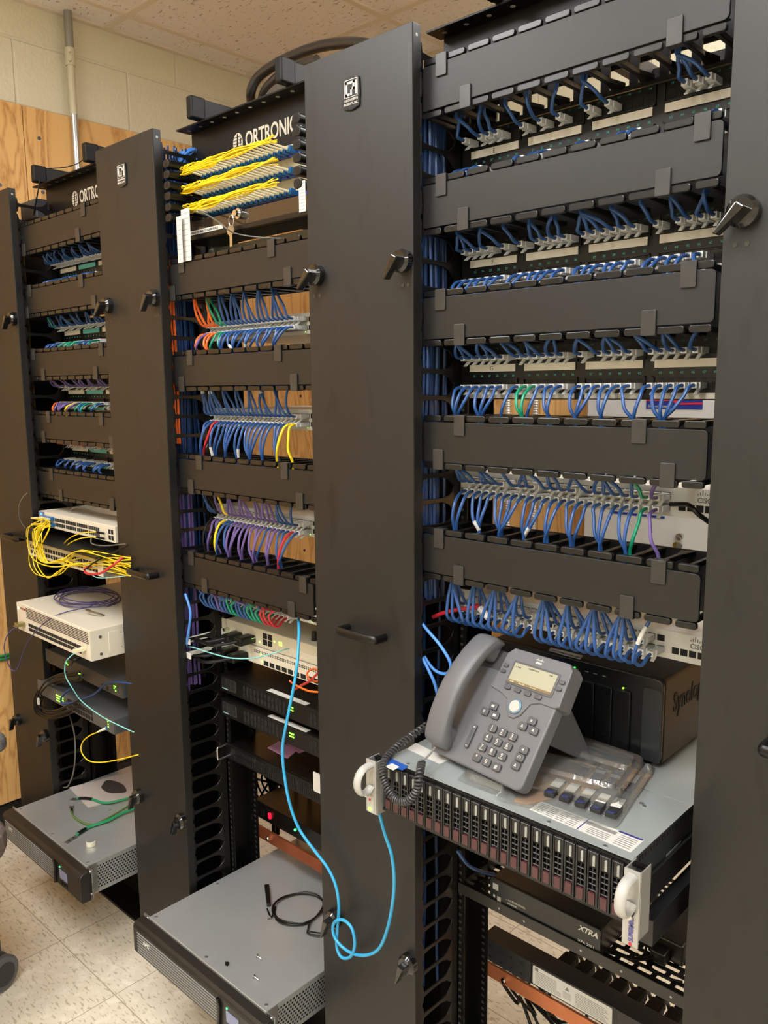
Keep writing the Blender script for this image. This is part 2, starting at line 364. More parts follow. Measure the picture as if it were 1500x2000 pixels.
# white cabinet on the back wall
t = thing('wall_cabinet', 'white metal wall cabinet on the back plywood with a blue and red label', 'cabinet', (-.2, YB, .92))
obj('body', MB().box(-.46, .06, YB-.09, YB-.0005, .93, 1.66), mat('cabinet_white', 'c6c6c4', .45), t, bevel=.002)
obj('door', MB().box(-.457, .057, YB-.094, YB-.0905, .933, 1.657), mat('cabinet_white', 'c6c6c4', .45), t, bevel=.001)
lb = at(1262, 797, Y=YB-.095); rb = at(1373, 776, Y=YB-.095)
z0, z1 = lb.z, rb.z+.012; x0, x1 = lb.x, rb.x
o = obj('label_plate', MB().box(x0, x1, YB-.0955, YB-.0942, z0-.002, z1+.02), mat('label_blue', '1c2f86', .5), t, label='blue label plate')
s_ = MB(); s_.prism([(x0, z0+.028), (x0+.09, z0+.030), (x0+.115, z0+.017), (x1, z0+.019), (x1, z0+.013), (x0+.1, z0+.011), (x0+.082, z0+.022), (x0, z0+.021)], 'y', YB-.0962, YB-.0956)
obj('stripe', s_, mat('label_red', 'c0283a', .5), o)
obj('lettering', text_mb('AmeriPAV-SAFE', .011, (x0+.10, YB-.0962, z0+.034)), WHITE, o); obj('lettering', text_mb('Siemon Systems', .011, (x0+.006, YB-.0962, z0+.003)), WHITE, o)
q = at(1195, 1000, Y=YB-.095); q2 = at(1298, 1012, Y=YB-.095)
obj('stripe', MB().box(q.x, q2.x, YB-.0952, YB-.0942, q.z-.004, q.z+.0035), mat('label_blue', '1c2f86', .5), t, label='thin dark blue stripe')
k = at(1328, 1048, Y=YB-.1)
obj('lock', MB().cyl((k.x, YB-.0942, k.z), (k.x, YB-.108, k.z), .011, 16), CHROME, t, smooth=True)
t2 = thing('key_ring', 'small brass and steel keys hanging from the lock of the white wall cabinet', 'keys', (k.x, YB-.11, k.z-.02))
ring = [(k.x+.009*math.cos(a), YB-.112, k.z-.008+.009*math.sin(a)) for a in [2*math.pi*i/14 for i in range(14)]]
obj('ring', MB().tube(ring, .0008, 6, closed=True), STEEL, t2)
for dx, mm in ((-.006, 'brass_key'), (.006, 'steel_key')):
    kk = MB().cyl((k.x+dx, YB-.1135-dx*.3, k.z-.026), (k.x+dx, YB-.1155-dx*.3, k.z-.026), .010, 14); kk.box(k.x+dx-.003, k.x+dx+.003, YB-.1153-dx*.3, YB-.1137-dx*.3, k.z-.055, k.z-.033)
    obj('key', kk, mat(mm, 'b39a4c' if mm == 'brass_key' else 'b4b4b4', .3, .9), t2)
# flexible conduits on the back wall
for i, (px, lab) in enumerate(((995, 'leftmost ribbed flexible conduit on the back wall plywood'), (1049, 'ribbed flexible conduit on the back wall plywood just left of the white cabinet'), (1362, 'ribbed flexible conduit just right of the keys on the white wall cabinet'))):
    xx = at(px, 780, Y=YB-.015).x
    z0, z1 = (.2, 2.3) if i < 2 else (.2, 1.15)
    pts = []; rs = []
    n = int((z1-z0)/.0045)
    for k_ in range(n):
        z = z0+k_*.0045; pts.append((xx+.006*math.sin(z*3+i), YB-.016, z)); rs.append(.0115 if k_ % 2 else .0095)
    tag(obj('flexible_conduit', MB().tube(pts, rs, 10), mat('ribbed_conduit', 'b5b0a6', .35, .4)), lab, 'conduit', 'flexible conduits on the back wall')
# green wires on the left wall
for i in range(2):
    P_ = [(XL+.006, y, .633+i*.012+.02*(y+.01)) for y in (-.5, -.2, -.013, .1, .3)]
    tag(obj('green_wire', MB().tube(spline(P_), .0045, 8), mat('green_wire', '1f7a45', .4)), ('upper' if i else 'lower')+' of two green wires running along the plywood on the left wall', 'wire', 'green wires on the left wall')

# ================================================================== racks
RAIL = mat('rack_black', '0b0b0b', .45, vary=.2, vscale=30, spec=.3)
def globe_mb(cx, y, cz, r):
    g = MB()
    g.prism([(cx+r*.8*math.cos(a), cz+r*math.sin(a)) for a in [2*math.pi*i/24 for i in range(24)]], 'y', y-.0003, y)
    g.m = 1
    for k in range(-2, 3):
        h = r*k/3.2; ww = .72*r*math.sqrt(max(.05, 1-(h/r)**2)); g.box(cx-ww, cx+ww, y-.0006, y-.0003, cz+h-.0012, cz+h+.0002)
    g.prism([(cx-.1*r, cz+.9*r), (cx+.12*r, cz+.9*r), (cx-.02*r, cz-.9*r), (cx-.25*r, cz-.9*r)], 'y', y-.0007, y-.0003)
    g.prism([(cx+.3*r, cz+.2*r), (cx+.6*r, cz+.5*r), (cx+.5*r, cz-.3*r)], 'y', y-.0007, y-.0003)
    return g
def rack(b, lab):
    x = BAY[b]; t = thing('equipment_rack', lab, 'rack', (x+.241, .14, 0), 'open equipment racks')
    for sx, xa in ((0, x-.033), (1, x+.4826+.033)):
        s = 1 if sx == 0 else -1
        m = MB(); m.prism([(xa, .1), (xa+s*.049, .1), (xa+s*.049, .103), (xa+s*.003, .103), (xa+s*.003, .177), (xa+s*.049, .177), (xa+s*.049, .18), (xa, .18)], 'z', .1, 2.10)
        p = obj('post', m, RAIL, t)
        h = MB()
        for k in range(130):
            z = .13+k*.01481
            for yy in (.0994, ): h.box(xa+s*.036, xa+s*.042, yy, .0999, z, z+.005)
            h.box(xa+s*.036, xa+s*.042, .1764, .1769, z, z+.005)
        obj('mounting_hole', h, mat('hole_grey', '3a3936', .5), p, kind='stuff')
    obj('base', MB().box(x-.033, x+.5156, .022, .26, 0, .008).box(x-.033, x+.5156, .095, .185, 0, .1), RAIL, t, bevel=.001)
    a = MB().box(x-.036, x+.519, .0955, .0988, 2.02, 2.118).box(x-.045, x+.528, .06, .0988, 2.116, 2.1195)
    an = obj('top_angle', a, RAIL, t, bevel=.0006)
    h = MB()
    for k in range(12):
        h.disc((x-.02+k*.045, .078, 2.1158), (0,0,-1), .0045, 10)
    obj('bolt_hole', h, mat('seen_through_hole', 'b9b2a4', .6), an, kind='stuff')
    obj('rear_angle', MB().box(x-.036, x+.519, .1812, .1842, 2.02, 2.118).box(x-.045, x+.528, .1812, .22, 2.116, 2.1195), RAIL, t, bevel=.0006)
    if b < 3:
        L = mat('logo_print', 'b9b3a4', .5)
        gx, gz = x+.137, 2.062
        obj('emblem', globe_mb(gx, .0953, gz, .021), [L, RAIL], an, label='pale printed globe emblem')
        obj('lettering', text_mb('ORTRONICS', .045, (gx+.026, .0951, gz-.014), xs=.72, bold=.0008), L, an, label='pale printed lettering')
    return t
rack(1, 'leftmost open black equipment rack, filled with patch panels and a big cream switch')
rack(2, 'middle open black equipment rack with rows of coloured cables and yellow fiber on top')
rack(3, 'rightmost open black equipment rack with the desk phone on its pulled-out server')

# ------------------------------------------------------------------ vertical cable managers
def finger_mb(xa, xb, z):
    """flat cable finger with a T tip, in the plane x = const"""
    m = MB()
    m.prism([(-.012, z-.0185), (-.0085, z-.0185), (-.0065, z-.006), (.01, z-.0045), (.045, z-.0055), (.062, z-.011), (.072, z-.02), (.078, z-.0222), (.078, z+.0222), (.072, z+.012), (.062, z+.0045), (.045, z+.0025), (.01, z+.0035), (-.0065, z+.005), (-.0085, z+.0185), (-.012, z+.0185)], 'x', xa, xb)
    return m
def latch(x, z, door, up, m=None):
    l = MB(); l.cyl((x, -.0335, z), (x, -.045, z), .019, 24); l.cyl((x, -.045, z), (x, -.050, z), .019, 24, .015)
    o = obj('latch', l, mat('latch_black', '101010', .12, coat=.5), door, smooth=True)
    d = Vector((math.cos(R(up)), 0, math.sin(R(up)))); n = Vector((-d.z, 0, d.x)); c = Vector((x, -.05, z))
    pts = [c-d*.008+n*.006, c+d*.034+n*.003, c+d*.036-n*.002, c-d*.006-n*.007]
    k = MB(); vs = [p+Vector((0, .001, 0)) for p in pts]+[p+Vector((0, -.014, 0)) for p in pts]
    k.add(vs, [(3,2,1,0), (4,5,6,7), (0,1,5,4), (1,2,6,5), (2,3,7,6), (3,0,4,7)])
    obj('lever', k, mat('latch_black', '101010', .12, coat=.5), door, bevel=.0018)
def vman(i, xr, lab):
    """i: 0..3, xr: right edge of the door"""
    xl = xr-.251; t = thing('vertical_cable_manager', lab, 'cable manager', ((xl+xr)/2, .07, 0), 'tall black vertical cable managers')
    Y = -.033
    dm = MB().box(xl, xr, Y, Y+.0016, .062, 2.094).box(xr-.0016, xr, Y+.0016, -.0125, .062, 2.094).box(xl, xl+.0016, Y+.0016, -.0125, .062, 2.094).box(xl+.0016, xr-.0016, Y+.0016, -.0125, 2.0924, 2.094).box(xl+.0016, xr-.0016, Y+.0016, -.0125, .062, .0636)
    d = obj('door', dm, DOORM, t, bevel=.0008)
    obj('pivot_hole', MB().cyl((xr+.00003, -.022, 2.078), (xr-.001, -.022, 2.078), .0028, 12), mat('pin_steel', 'aaa79e', .4), d)
    for (dx, z, a) in ((-.018, 1.738, 235 if i < 3 else 225), (-.226, 1.736, 235), (-.012, .484, 250), (-.214, .478, 250)):
        latch(xr+dx, z, d, a if dx > -.1 else (225 if z > 1 else 250))
    for dx, z in ((-.0215, 1.70), (-.010, 1.70), (-.236, 1.70), (-.222, 1.70)):
        obj('rivet', MB().cyl((xr+dx, Y, z), (xr+dx, Y-.0008, z), .003, 10), mat('rivet_dark', '35332f', .35), d)
    hx = xr-.115; hz = 1.095
    hm = MB().tube(spline([(hx-.046, Y+.001, hz), (hx-.046, Y-.022, hz), (hx-.040, Y-.028, hz), (hx, Y-.029, hz), (hx+.040, Y-.028, hz), (hx+.046, Y-.022, hz), (hx+.046, Y+.001, hz)], 5), .0058, 10)
    hm.v = [(a, b, hz+(c-hz)*1.35) for a, b, c in hm.v]
    obj('handle', hm, BLKG, d, smooth=True)
    if i < 4:
        ex, ez = xr-.132, 2.020
        e = MB(); e.prism([(ex+a, ez+b) for a, b in ((-.018, -.023), (0, -.027), (.018, -.023), (.0195, 0), (.018, .023), (0, .027), (-.018, .023), (-.0195, 0))], 'y', Y-.0035, Y)
        e = obj('emblem', e, mat('emblem_black', '17181c', .3), d, bevel=.0012, label='small black badge with silver letters')
        w = MB(); yy = Y-.0042
        def ln(x0, x1, z0, z1): w.box(ex+x0, ex+x1, yy, Y-.0034, ez+z0, ez+z1)
        # frame, C, P, I
        for q in ((-.0155, .0155, .0205, .0213), (-.0155, .0155, -.0065, -.0057), (-.0155, -.0147, -.0065, .0213), (.0147, .0155, -.0065, .0213)): ln(*q)
        for q in ((-.012, -.001, .0145, .018), (-.012, -.0085, -.0035, .018), (-.012, -.003, -.0035, 0), (-.001, .0085, .0145, .018), (.0045, .0085, .005, .018), (-.001, .0085, .005, .0085), (-.001, .0025, -.0035, .0085), (.0105, .0135, -.0035, .018)): ln(*q)
        ww = merge(w, text_mb('CHATSWORTH', .0055, (ex, yy, ez-.0125), align='CENTER', xs=.85), text_mb('PRODUCTS, INC.', .0055, (ex, yy, ez-.0185), align='CENTER', xs=.8))
        obj('lettering', ww, mat('emblem_silver', 'd2cfc8', .35), e)
    # side walls, back plate, fingers
    for sx, xa, xb in ((1, xr-.004, xr-.001), (0, xl+.001, xl+.004)):
        xo = xr-.042 if sx else xl+.039
        sw = MB().box(xa, xb, .078, .0965, .02, 2.05).box(xo, xo+.003, .0965, .2, .02, 2.05).box(min(xo, xa), max(xo+.003, xb), .0935, .0965, .02, 2.05)
        obj('side_wall', sw, BLK, t)
        for k in range(45):
            z = 2.052-k*.04445
            if z < .09: break
            obj('finger', finger_mb(xa, xb, z), FING, t, bevel=.0008, seg=1)
    obj('back_plate', MB().box(xl+.042, xr-.042, .197, .2, .02, 1.93), BLK_D, t)
    for z in (1.98,): obj('crossbar', MB().box(xl+.042, xr-.042, .185, .2, z-.012, z+.012), BLK, t)
    obj('base', MB().box(xl+.039, xr-.039, .022, .2, 0, .06), BLK_D, t, bevel=.001)
    return t
DR = [-2*P+.0052, -P+.0052, .0052, P+.0052]
vman(0, DR[0], 'leftmost tall black cable manager with its door beside the plywood wall')
vman(1, DR[1], 'tall black cable manager between the leftmost and middle racks, brownish door with badge')
vman(2, DR[2], 'tall black cable manager between the middle and right racks, with a smudged door')
vman(3, DR[3], 'tall black cable manager at the right edge, wide plain door with latch and handle')

# ------------------------------------------------------------------ ladder rack stringers on top
STR = mat('stringer_black', '141415', .5, spec=.3)
for (bx, y0, lab) in ((-1.487, .04, 'leftmost black ladder rack stringer with rubber end cap on top of the left rack'), (-1.185, .04, 'black ladder rack stringer with end cap behind the top of the second door'),
                     (-.70, .035, 'black ladder rack stringer jutting out at the left of the middle rack top'), (-.398, .035, 'black ladder rack stringer with end cap beside the thick black cables'), (.10, .02, 'black ladder rack stringer on the right rack at the top edge of the photo'), (.40, .02, 'rightmost black ladder rack stringer on the right rack')):
    t = thing('ladder_rack_stringer', lab, 'stringer', (bx, y0, 2.12), 'ladder rack stringers')
    obj('tube', MB().box(bx-.0085, bx+.0085, y0+.03, Y1-.03, 2.1215, 2.165), STR, t, bevel=.002)
    obj('end_cap', MB().box(bx-.0105, bx+.0105, y0, y0+.038, 2.1202, 2.1672), mat('rubber_cap', '090909', .5, spec=.25), t, bevel=.004, seg=3)
for a, b, lab in ((-1.487, -1.185, 'left'), (-.70, -.398, 'middle'), (.10, .40, 'right')):
    for k in range(4):
        y = .28+k*.305
        tag(obj('ladder_rack_rung', MB().box(a+.009, b-.009, y-.0125, y+.0125, 2.130, 2.155), STR, bevel=.002), 'black rung of the cable ladder above the %s rack, %s from the front' % (lab, ORD[k]), 'rung', 'ladder rack rungs')
# ================================================================== horizontal cable managers
PITCHF = .045
def gapx(k): return .042+PITCHF*k
def hman(b, zt, clips, lab, xoff=0., stain=False):
    x = BAY[b]; xo = x+xoff; H = .066
    t = thing('horizontal_cable_manager', lab, 'cable manager', (x+.241, .05, zt-.079), 'horizontal cable managers')
    if (b, round(zt, 3)) == (3, 2.034):
        bpm = MB().box(x, x+.4826, .0945, .0985, zt-.039, zt+.011).box(x, x+.4826, .0945, .0985, zt-.0805, zt-.074)
        cs = [0]+[gapx(k)+.0225 for k in range(9)]+[.4826]
        for k in range(11): c0 = -.003+.045*k; bpm.box(x+max(0, c0-.007), x+min(.4826, c0+.007), .0946, .0984, zt-.0745, zt-.0385)
    else: bpm = MB().box(x, x+.4826, .0945, .0985, zt-(.082 if b == 3 and zt > 1.8 else .077), zt+.011)
    obj('back_plate', bpm, BLK, t)
    obj('cover', MB().rrect(xo, xo+.4826, zt-H, zt, .007, 'y', -.0045, 0).box(xo+.004, xo+.4786, 0, .012, zt-.0055, zt-.0035).box(xo+.004, xo+.4786, 0, .012, zt-H+.0035, zt-H+.0055), COVM, t, bevel=.0006)
    for top in (1, 0):
        zc = zt+.0065 if top else zt-H-.0065
        edges = [0]+[gapx(k) for k in range(10)]+[.4826]
        for k in range(len(edges)-1):
            a, c = edges[k]+.003, edges[k+1]-.003
            f = MB().rrect(x+a, x+c, zc-.0048, zc+.0048, .0035, 'y', -.0035, .0035, 3)
            m = (a+c)/2; f.box(x+m-.0035, x+m+.0035, .0034, .094, zc-.004, zc+.004)
            f.prism([(x+m-.0034, .06), (x+m+.0034, .06), (x+m+.011, .0945), (x+m-.011, .0945)], 'z', zc-.0035, zc+.0035)
            obj('finger', f, FING, t, bevel=.0012, seg=2)
    for (cx, top) in clips:
        z0, z1 = (zt-.021, zt+.0125) if top else (zt-H-.0125, zt-H+.021)
        c = MB().rrect(x+cx-.0105, x+cx+.0105, z0, z1, .002, 'y', -.0075, -.0046)
        if top: c.box(x+cx-.0105, x+cx+.0105, -.0047, .007, z1-.0015, z1)
        else: c.box(x+cx-.0105, x+cx+.0105, -.0047, .007, z0, z0+.0015)
        obj('clip', c, CLIPM, t, bevel=.0008)
    return t
HZ = {3: [2.034, 1.8556, 1.6794, 1.4779, 1.2873], 2: [1.8093, 1.6087, 1.3762, 1.150], 1: [1.9894, 1.8182, 1.6414, 1.4650, 1.3015]}
pl = {3: ['topmost', 'second', 'third', 'fourth', 'lowest'], 2: ['topmost', 'second', 'third', 'lowest'], 1: ['topmost', 'second', 'third', 'fourth', 'lowest']}
rn = {1: 'left', 2: 'middle', 3: 'right'}
CL = {3: [[(.041, 1), (.088, 0), (.416, 0)], [(.041, 1), (.457, 1), (.085, 0), (.4085, 0)], [(.040, 1), (.448, 1), (.079, 0), (.3965, 0)], [(.080, 1), (.389, 1), (.036, 0), (.4315, 0)], [(.0375, 1), (.425, 1), (.080, 0), (.3805, 0)]],
      2: [[(.052, 1), (.362, 1), (.0125, 0), (.409, 0)], [(.069, 1), (.374, 1), (.0325, 0), (.42, 0)], [(.0875, 1), (.384, 1), (.051, 0), (.428, 0)], [(.0385, 1), (.432, 1), (.089, 0), (.3945, 0)]]}
def bx1(px): return at(px, 700, Y=0).x-BAY[1]
CL[1] = [[(bx1(50), 1), (bx1(184), 1), (bx1(66), 0), (bx1(171), 0)], [(bx1(71), 1), (bx1(172), 1), (bx1(63), 0), (bx1(194), 0)], [(bx1(69), 1), (bx1(202), 1), (bx1(86), 0), (bx1(189), 0)], [(bx1(90), 1), (bx1(194), 1), (bx1(78), 0), (bx1(213), 0)], [(bx1(88), 1), (bx1(219), 1), (bx1(104), 0), (bx1(206), 0)]]
for b in (1, 2, 3):
    for i, zt in enumerate(HZ[b]):
        hman(b, zt, CL[b][i], '%s flat black cable manager cover with clips in the %s rack' % (pl[b][i], rn[b]), -.022 if (b, i) == (2, 3) else 0)

# ================================================================== patch panels
PX = [.033+.112*m+.016*j for m in range(4) for j in range(6)]
def patch_panel(b, zc, letter, lab, teal=False):
    x = BAY[b]; t = thing('patch_bay', lab, 'patch panel', (x+.241, .11, zc-.0445), 'black patch panels')
    obj('face_plate', MB().box(x, x+.4826, .0965, .0995, zc-.0443, zc+.0443).box(x+.02, x+.4626, .0995, .135, zc-.03, zc+.03), BLKP, t, bevel=.0006)
    for m in range(4):
        a = x+.0225+.112*m; c = a+.1005
        pm = MB()
        for (z0, z1) in ((zc+.015, zc+.043), (zc-.0335, zc-.0095)):
            for q in ((a, c, z1-.002, z1), (a, c, z0, z0+.002), (a, a+.002, z0, z1), (c-.002, c, z0, z1)): pm.box(q[0], q[1], .0935, .0964, q[2], q[3])
        pm.m = 1
        for zz in (zc+.0245, zc-.0235):
            for j in range(6):
                X = x+.033+.112*m+.016*j; pm.box(X-.0058, X+.0058, .0957, .0963, zz-.0045, zz+.0048)
                pm.box(X-.004, X+.004, .0957, .0963, zz+.0085, zz+.0100)
        p = obj('port_module', pm, [BLKP, HOLE], t)
        strip_c = PAPER if not (teal and m % 2) else mat('teal_label', '5fb8b4', .6)
        obj('label_strip', MB().box(x+.025+.112*m, x+.1184+.112*m, .0932, .0957, zc+.0022, zc+.0138), strip_c, p, label='teal label strip' if strip_c is not PAPER else 'cream label strip')
        obj('label_strip', MB().box(x+.025+.112*m, x+.1184+.112*m, .0932, .0957, zc-.0425, zc-.0345), strip_c, p, label='lower label strip')
        if m == 0 and letter: obj('lettering', text_mb(letter, .0105, (x+.0715, .0930, zc+.0042), align='CENTER'), GREYINK, p)
    tx = []
    for m in range(4):
        for j in range(6):
            X = x+.033+.112*m+.016*j
            tx.append(text_mb(str(25+m*6+j), .0052, (X, .0962, zc-.0068), align='CENTER')); tx.append(text_mb(str(1+m*6+j), .0052, (X, .0962, zc+.0385), align='CENTER'))
    if b == 3 or b == 1: obj('numbering', merge(*tx), TEAL, t)
    return t
EZ = [1.9085, 1.7330, 1.5585]
for zc, L in zip(EZ, 'EFG'): patch_panel(3, zc, L, 'black patch panel marked %s in the right rack' % L)
B1Z = [1.869, 1.692, 1.522, 1.355]
for zc, L, n in zip(B1Z, 'ABCD', ('topmost', 'second', 'third', 'lowest')): patch_panel(1, zc, None, '%s black patch panel with cream and teal strips in the left rack' % n, True)

# ================================================================== rack switches with plugs
def net_switch(b, zc, lab, logo=True, xs=None, gaps=True):
    x = BAY[b]; t = thing('network_switch', lab, 'network switch', (x+.241, .2, zc-.022), 'white rack switches')
    obj('body', MB().box(x+.0215, x+.4611, .1005, .36, zc-.0215, zc+.0215), SWHITE, t, bevel=.001)
    f = obj('front_panel', MB().box(x, x+.4826, .0975, .1004, zc-.0217, zc+.0217), SWHITE, t, bevel=.0006)
    h = MB()
    for X in PSW:
        for zz in (zc+.0085, zc-.0085): h.box(x+X-.0058, x+X+.0058, .0968, .0974, zz-.0048, zz+.0048)
    for k in range(4): h.box(x+.405+k*.013, x+.4155+k*.013, .0968, .0974, zc-.012, zc-.002)
    obj('port_opening', h, HOLE, f, kind='stuff')
    for zz in (zc+.013, zc-.013): obj('screw', MB().cyl((x+.0095, .0974, zz), (x+.0095, .093, zz), .0045, 14).cyl((x+.0095, .0929, zz), (x+.0095, .0922, zz), .0018, 8), STEEL, t)
    if logo:
        w = text_mb('CISCO', .0105, (x+.432, .0971, zc+.002), bold=.0001, xs=.95)
        for k, hh in enumerate((1, 2, 3.4, 2, 1, 2, 3.4, 2, 1)): w.box(x+.4322+k*.0034, x+.4334+k*.0034, .0968, .0973, zc+.0125, zc+.0125+.0022*hh)
        obj('lettering', w, mat('logo_grey', '55585a', .5), f)
    for k in range(3): obj('indicator_light', MB().box(x+PSW[4+k*8]-.002, x+PSW[4+k*8]+.0, .0965, .0974, zc-.0175, zc-.0160), led('8fe04a', 3), f)
    return t
PSW = [.042+.0150*i for i in range(24)]
SW3 = [1.3662, 1.149]
net_switch(3, SW3[0], 'upper white switch in the right rack, below the fourth black cover'); net_switch(3, SW3[1], 'lower white switch in the right rack, just above the black storage box')
SW2 = [1.668, 1.469, 1.240, 1.045]
for z, n in zip(SW2, ('topmost', 'second', 'third', 'lowest')): net_switch(2, z, '%s white switch behind coloured cables in the middle rack' % n, False)

# ================================================================== patch cables
def plug_mb(X, z, up=False, hook=True):
    m = MB().box(X-.0056, X+.0056, .072, .0962, z-.0042, z+.0042)
    m.prism([(X-.0042, z-.004), (X+.0042, z-.004), (X+.0042, z+.004), (X-.0042, z+.004)], 'y', .062, .0721)
    s = 1 if up else -1
    if hook: m.prism([(.095, z+s*.0041), (.082, z+s*.0062), (.074, z+s*.0115), (.0695, z+s*.0135), (.068, z+s*.0125), (.072, z+s*.0098), (.079, z+s*.0045), (.09, z+s*.0035)], 'x', X-.0026, X+.0026)
    return m
CN = {'B': (BLUE, 'blue'), 'N': (BLUE_SHADE, 'shade-painted blue'), 'O': (ORANGE, 'orange'), 'G': (GREEN, 'green'), 'P': (PURPLE, 'purple'), 'Y': (YELLOW, 'yellow'), 'R': (RED, 'red'), 'K': (BLACKC, 'black'), 'L': (BLUE_LIT, 'light blue')}
rr_ = random.Random(3)
def cable(b, X, z, d, zf, col, lab, group, loop=False, r=.0027, tag_white=False, gk=None, out=.036, stuff=None):
    x = BAY[b]; Xw = x+X; m_, cname = CN[col]
    k = gk if gk is not None else min(range(10), key=lambda k: abs(gapx(k)-(X-.006+rr_.uniform(-.014, .014))))
    gx = x+gapx(k)+rr_.uniform(-.0022, .0022); j = rr_.uniform(-1, 1); yo = out+rr_.uniform(-.006, .006)
    if not loop:
        hgt = abs(zf-z)
        P_ = [(Xw, .064, z), (Xw, .056, z+.0004), (Xw-.001, .047, z+.10*hgt), (Xw*.74+gx*.26, yo+.004, z+hgt*.42), (Xw*.34+gx*.66, yo, z+hgt*.74), (gx, yo, zf), (gx-.002, yo+.004, zf+.018), (gx-.02, yo+.012, zf+.032), (gx-.05, yo+.016, zf+.036)] if d > 0 else [(Xw, .064, z), (Xw, .056, z+.0004*d), (Xw-.001+.001*j, .046, z+d*.08*hgt), (Xw*.88+gx*.12, yo+.001, z+d*hgt*.30), (Xw*.52+gx*.48, yo-.005, z+d*hgt*.68), (gx, yo, zf), (gx-.002, yo+.004, zf+d*.018), (gx-.02, yo+.012, zf+d*.032), (gx-.05, yo+.016, zf+d*.036)]
    else:
        lo = loop*(1+.12*j)
        P_ = [(Xw, .064, z), (Xw, .052, z-.003), (Xw-.002, .040, z-.008-lo*.3), (Xw-.005, .027, z-lo*.3-.003), (Xw-.008+.004*j, .019, z+lo*.5), (gx*.5+Xw*.5-.003, .020, (z+zf)/2+.004), (gx, .028, zf-.004), (gx, .034, zf+.014), (gx-.02, .045, zf+.030), (gx-.05, .05, zf+.034)]
    if stuff is not None:
        for mm, mb_ in ((m_, MB().tube(spline(P_, 4), r, 6)), (PLUG, plug_mb(Xw, z, hook=True))):
            if mm not in stuff[0]: stuff[0].append(mm)
            mb_.mi = [stuff[0].index(mm)]*len(mb_.f); stuff[1].append(mb_)
        return
    name = 'patch_cable'
    t = thing(name, lab, 'cable', (Xw, .07, z-.01), group)
    obj('cord', MB().tube(spline(P_, 5), r, 8), m_, t, smooth=True)
    obj('plug', plug_mb(Xw, z, up=False, hook=(d > 0 or b == 3)), PLUG, t)
    if tag_white:
        q = spline(P_, 5); n0 = int(len(q)*.52)
        obj('wrap_label', MB().tube(q[n0:n0+5], r+.0006, 8), WHITE, t)
    return t
def row(b, zport, d, zf, idx_col, where, xs, group, **kw):
    n = len(idx_col)
    for i, (k, c) in enumerate(idx_col):
        wl = kw.get('wl', ())
        k2 = {a: v for a, v in kw.items() if a != 'wl'}
        if n > 1 and i == n-1: o = 'last on the right'
        else: o = ORD[i]+' from the left'
        cable(b, xs[k], zport, d, zf, c, '%s patch cable, %s %s' % (CN[c][1], o, where), group, tag_white=(i in wl), **k2)
def seq(s, start=0):   # a string of colour letters, '.' leaves a port empty
    return [(start+i, c) for i, c in enumerate(s) if c != '.']
ST = ([], [])
# right rack
row(3, 1.933, 1, 1.961, seq('B.BBB.B.B.B.B.B.........'[:18]) + [(20, 'B'), (21, 'B'), (22, 'B')], 'above label strip E', PX, 'patch cables above label strip E')
row(3, 1.885, -1, 1.856, seq('BBB...B.BB..B...BB....BB'), 'below label strip E', PX, 'patch cables below label strip E', stuff=ST)
row(3, 1.7575, 1, 1.783, seq('BBBB.BB.BBBBBBBBBBB.BBBB'.replace('.', '.')), 'above label strip F', PX, 'patch cables above label strip F')
row(3, 1.709, -1, 1.676, seq('BBBBBBBBBBBBBBBBBBBBBBB.'), 'below label strip F', PX, 'patch cables below label strip F')
row(3, 1.583, 1, 1.607, seq('BBBBBBBBBBBBB.BBBBBBBBB.'), 'above label strip G', PX, 'patch cables above label strip G')
row(3, 1.535, -1, 1.487, seq('BBBBBBBGGBBBBBBBBBBBBBB.'), 'below label strip G', PX, 'patch cables below label strip G')
row(3, SW3[0]+.0085, 1, 1.405, seq('BBBBBB.BBB.BBBB.BBBBBBGP'), 'along the top of the upper right switch', PSW, 'cables on top of the upper right switch')
row(3, SW3[0]-.0085, -1, 1.297, seq('BBBBBBBBBBBBBBBBBBBBBBGP'), 'hanging under the upper right switch', PSW, 'cables under the upper right switch', wl=(2, 11))
row(3, SW3[1]+.0085, 1, 1.214, seq('BBBBBBBBBB..BBBBBBBBBBB.'), 'in the upper row of the lower right switch', PSW, 'cables in the upper row of the lower right switch', wl=(3,))
row(3, SW3[1]-.0085, 1, 1.214, seq('BBBBBBBBBB..BBBBBBBBBBBB'), 'looping into the bottom of the lower right switch', PSW, 'cables looping into the lower right switch', loop=.011, wl=(21,))
# middle rack
row(2, SW2[0]+.0085, 1, 1.737, seq('OOOO'+'GG'+'B'*15), 'on top of the topmost middle rack switch', PSW, 'cables on top of the topmost middle switch')
row(2, SW2[0]-.0085, -1, 1.619, seq('OPOO'+'GG'+'B'*15), 'under the topmost middle rack switch', PSW, 'cables under the topmost middle switch', wl=(8, 13))
row(2, SW2[1]+.0085, 1, 1.537, seq('B'*21), 'on top of the second middle rack switch', PSW, 'cables on top of the second middle switch', wl=(0, 1, 2, 4, 16))
row(2, SW2[1]-.0085, -1, 1.386, seq('BBR'+'B'*16+'YY'), 'under the second middle rack switch', PSW, 'cables under the second middle switch', wl=(3, 10))
row(2, SW2[2]+.0085, 1, 1.304, seq('BBKPY'+'P'*12+'BBBB'), 'on top of the third middle rack switch', PSW, 'cables on top of the third middle switch', wl=(0, 1, 3))
row(2, SW2[2]-.0085, -1, 1.160, seq('KPPY'+'BB'+'P'*8+'B'+'PP'+'BB'+'R'+'B'), 'under the third middle rack switch', PSW, 'cables under the third middle switch', stuff=ST)
row(2, SW2[3]+.0085, 1, 1.077, seq('BBBBPBBBGGBPBGRBRR'), 'on top of the lowest middle rack switch', PSW, 'cables on top of the lowest middle switch', wl=(1, 4, 9), out=.012, stuff=ST)
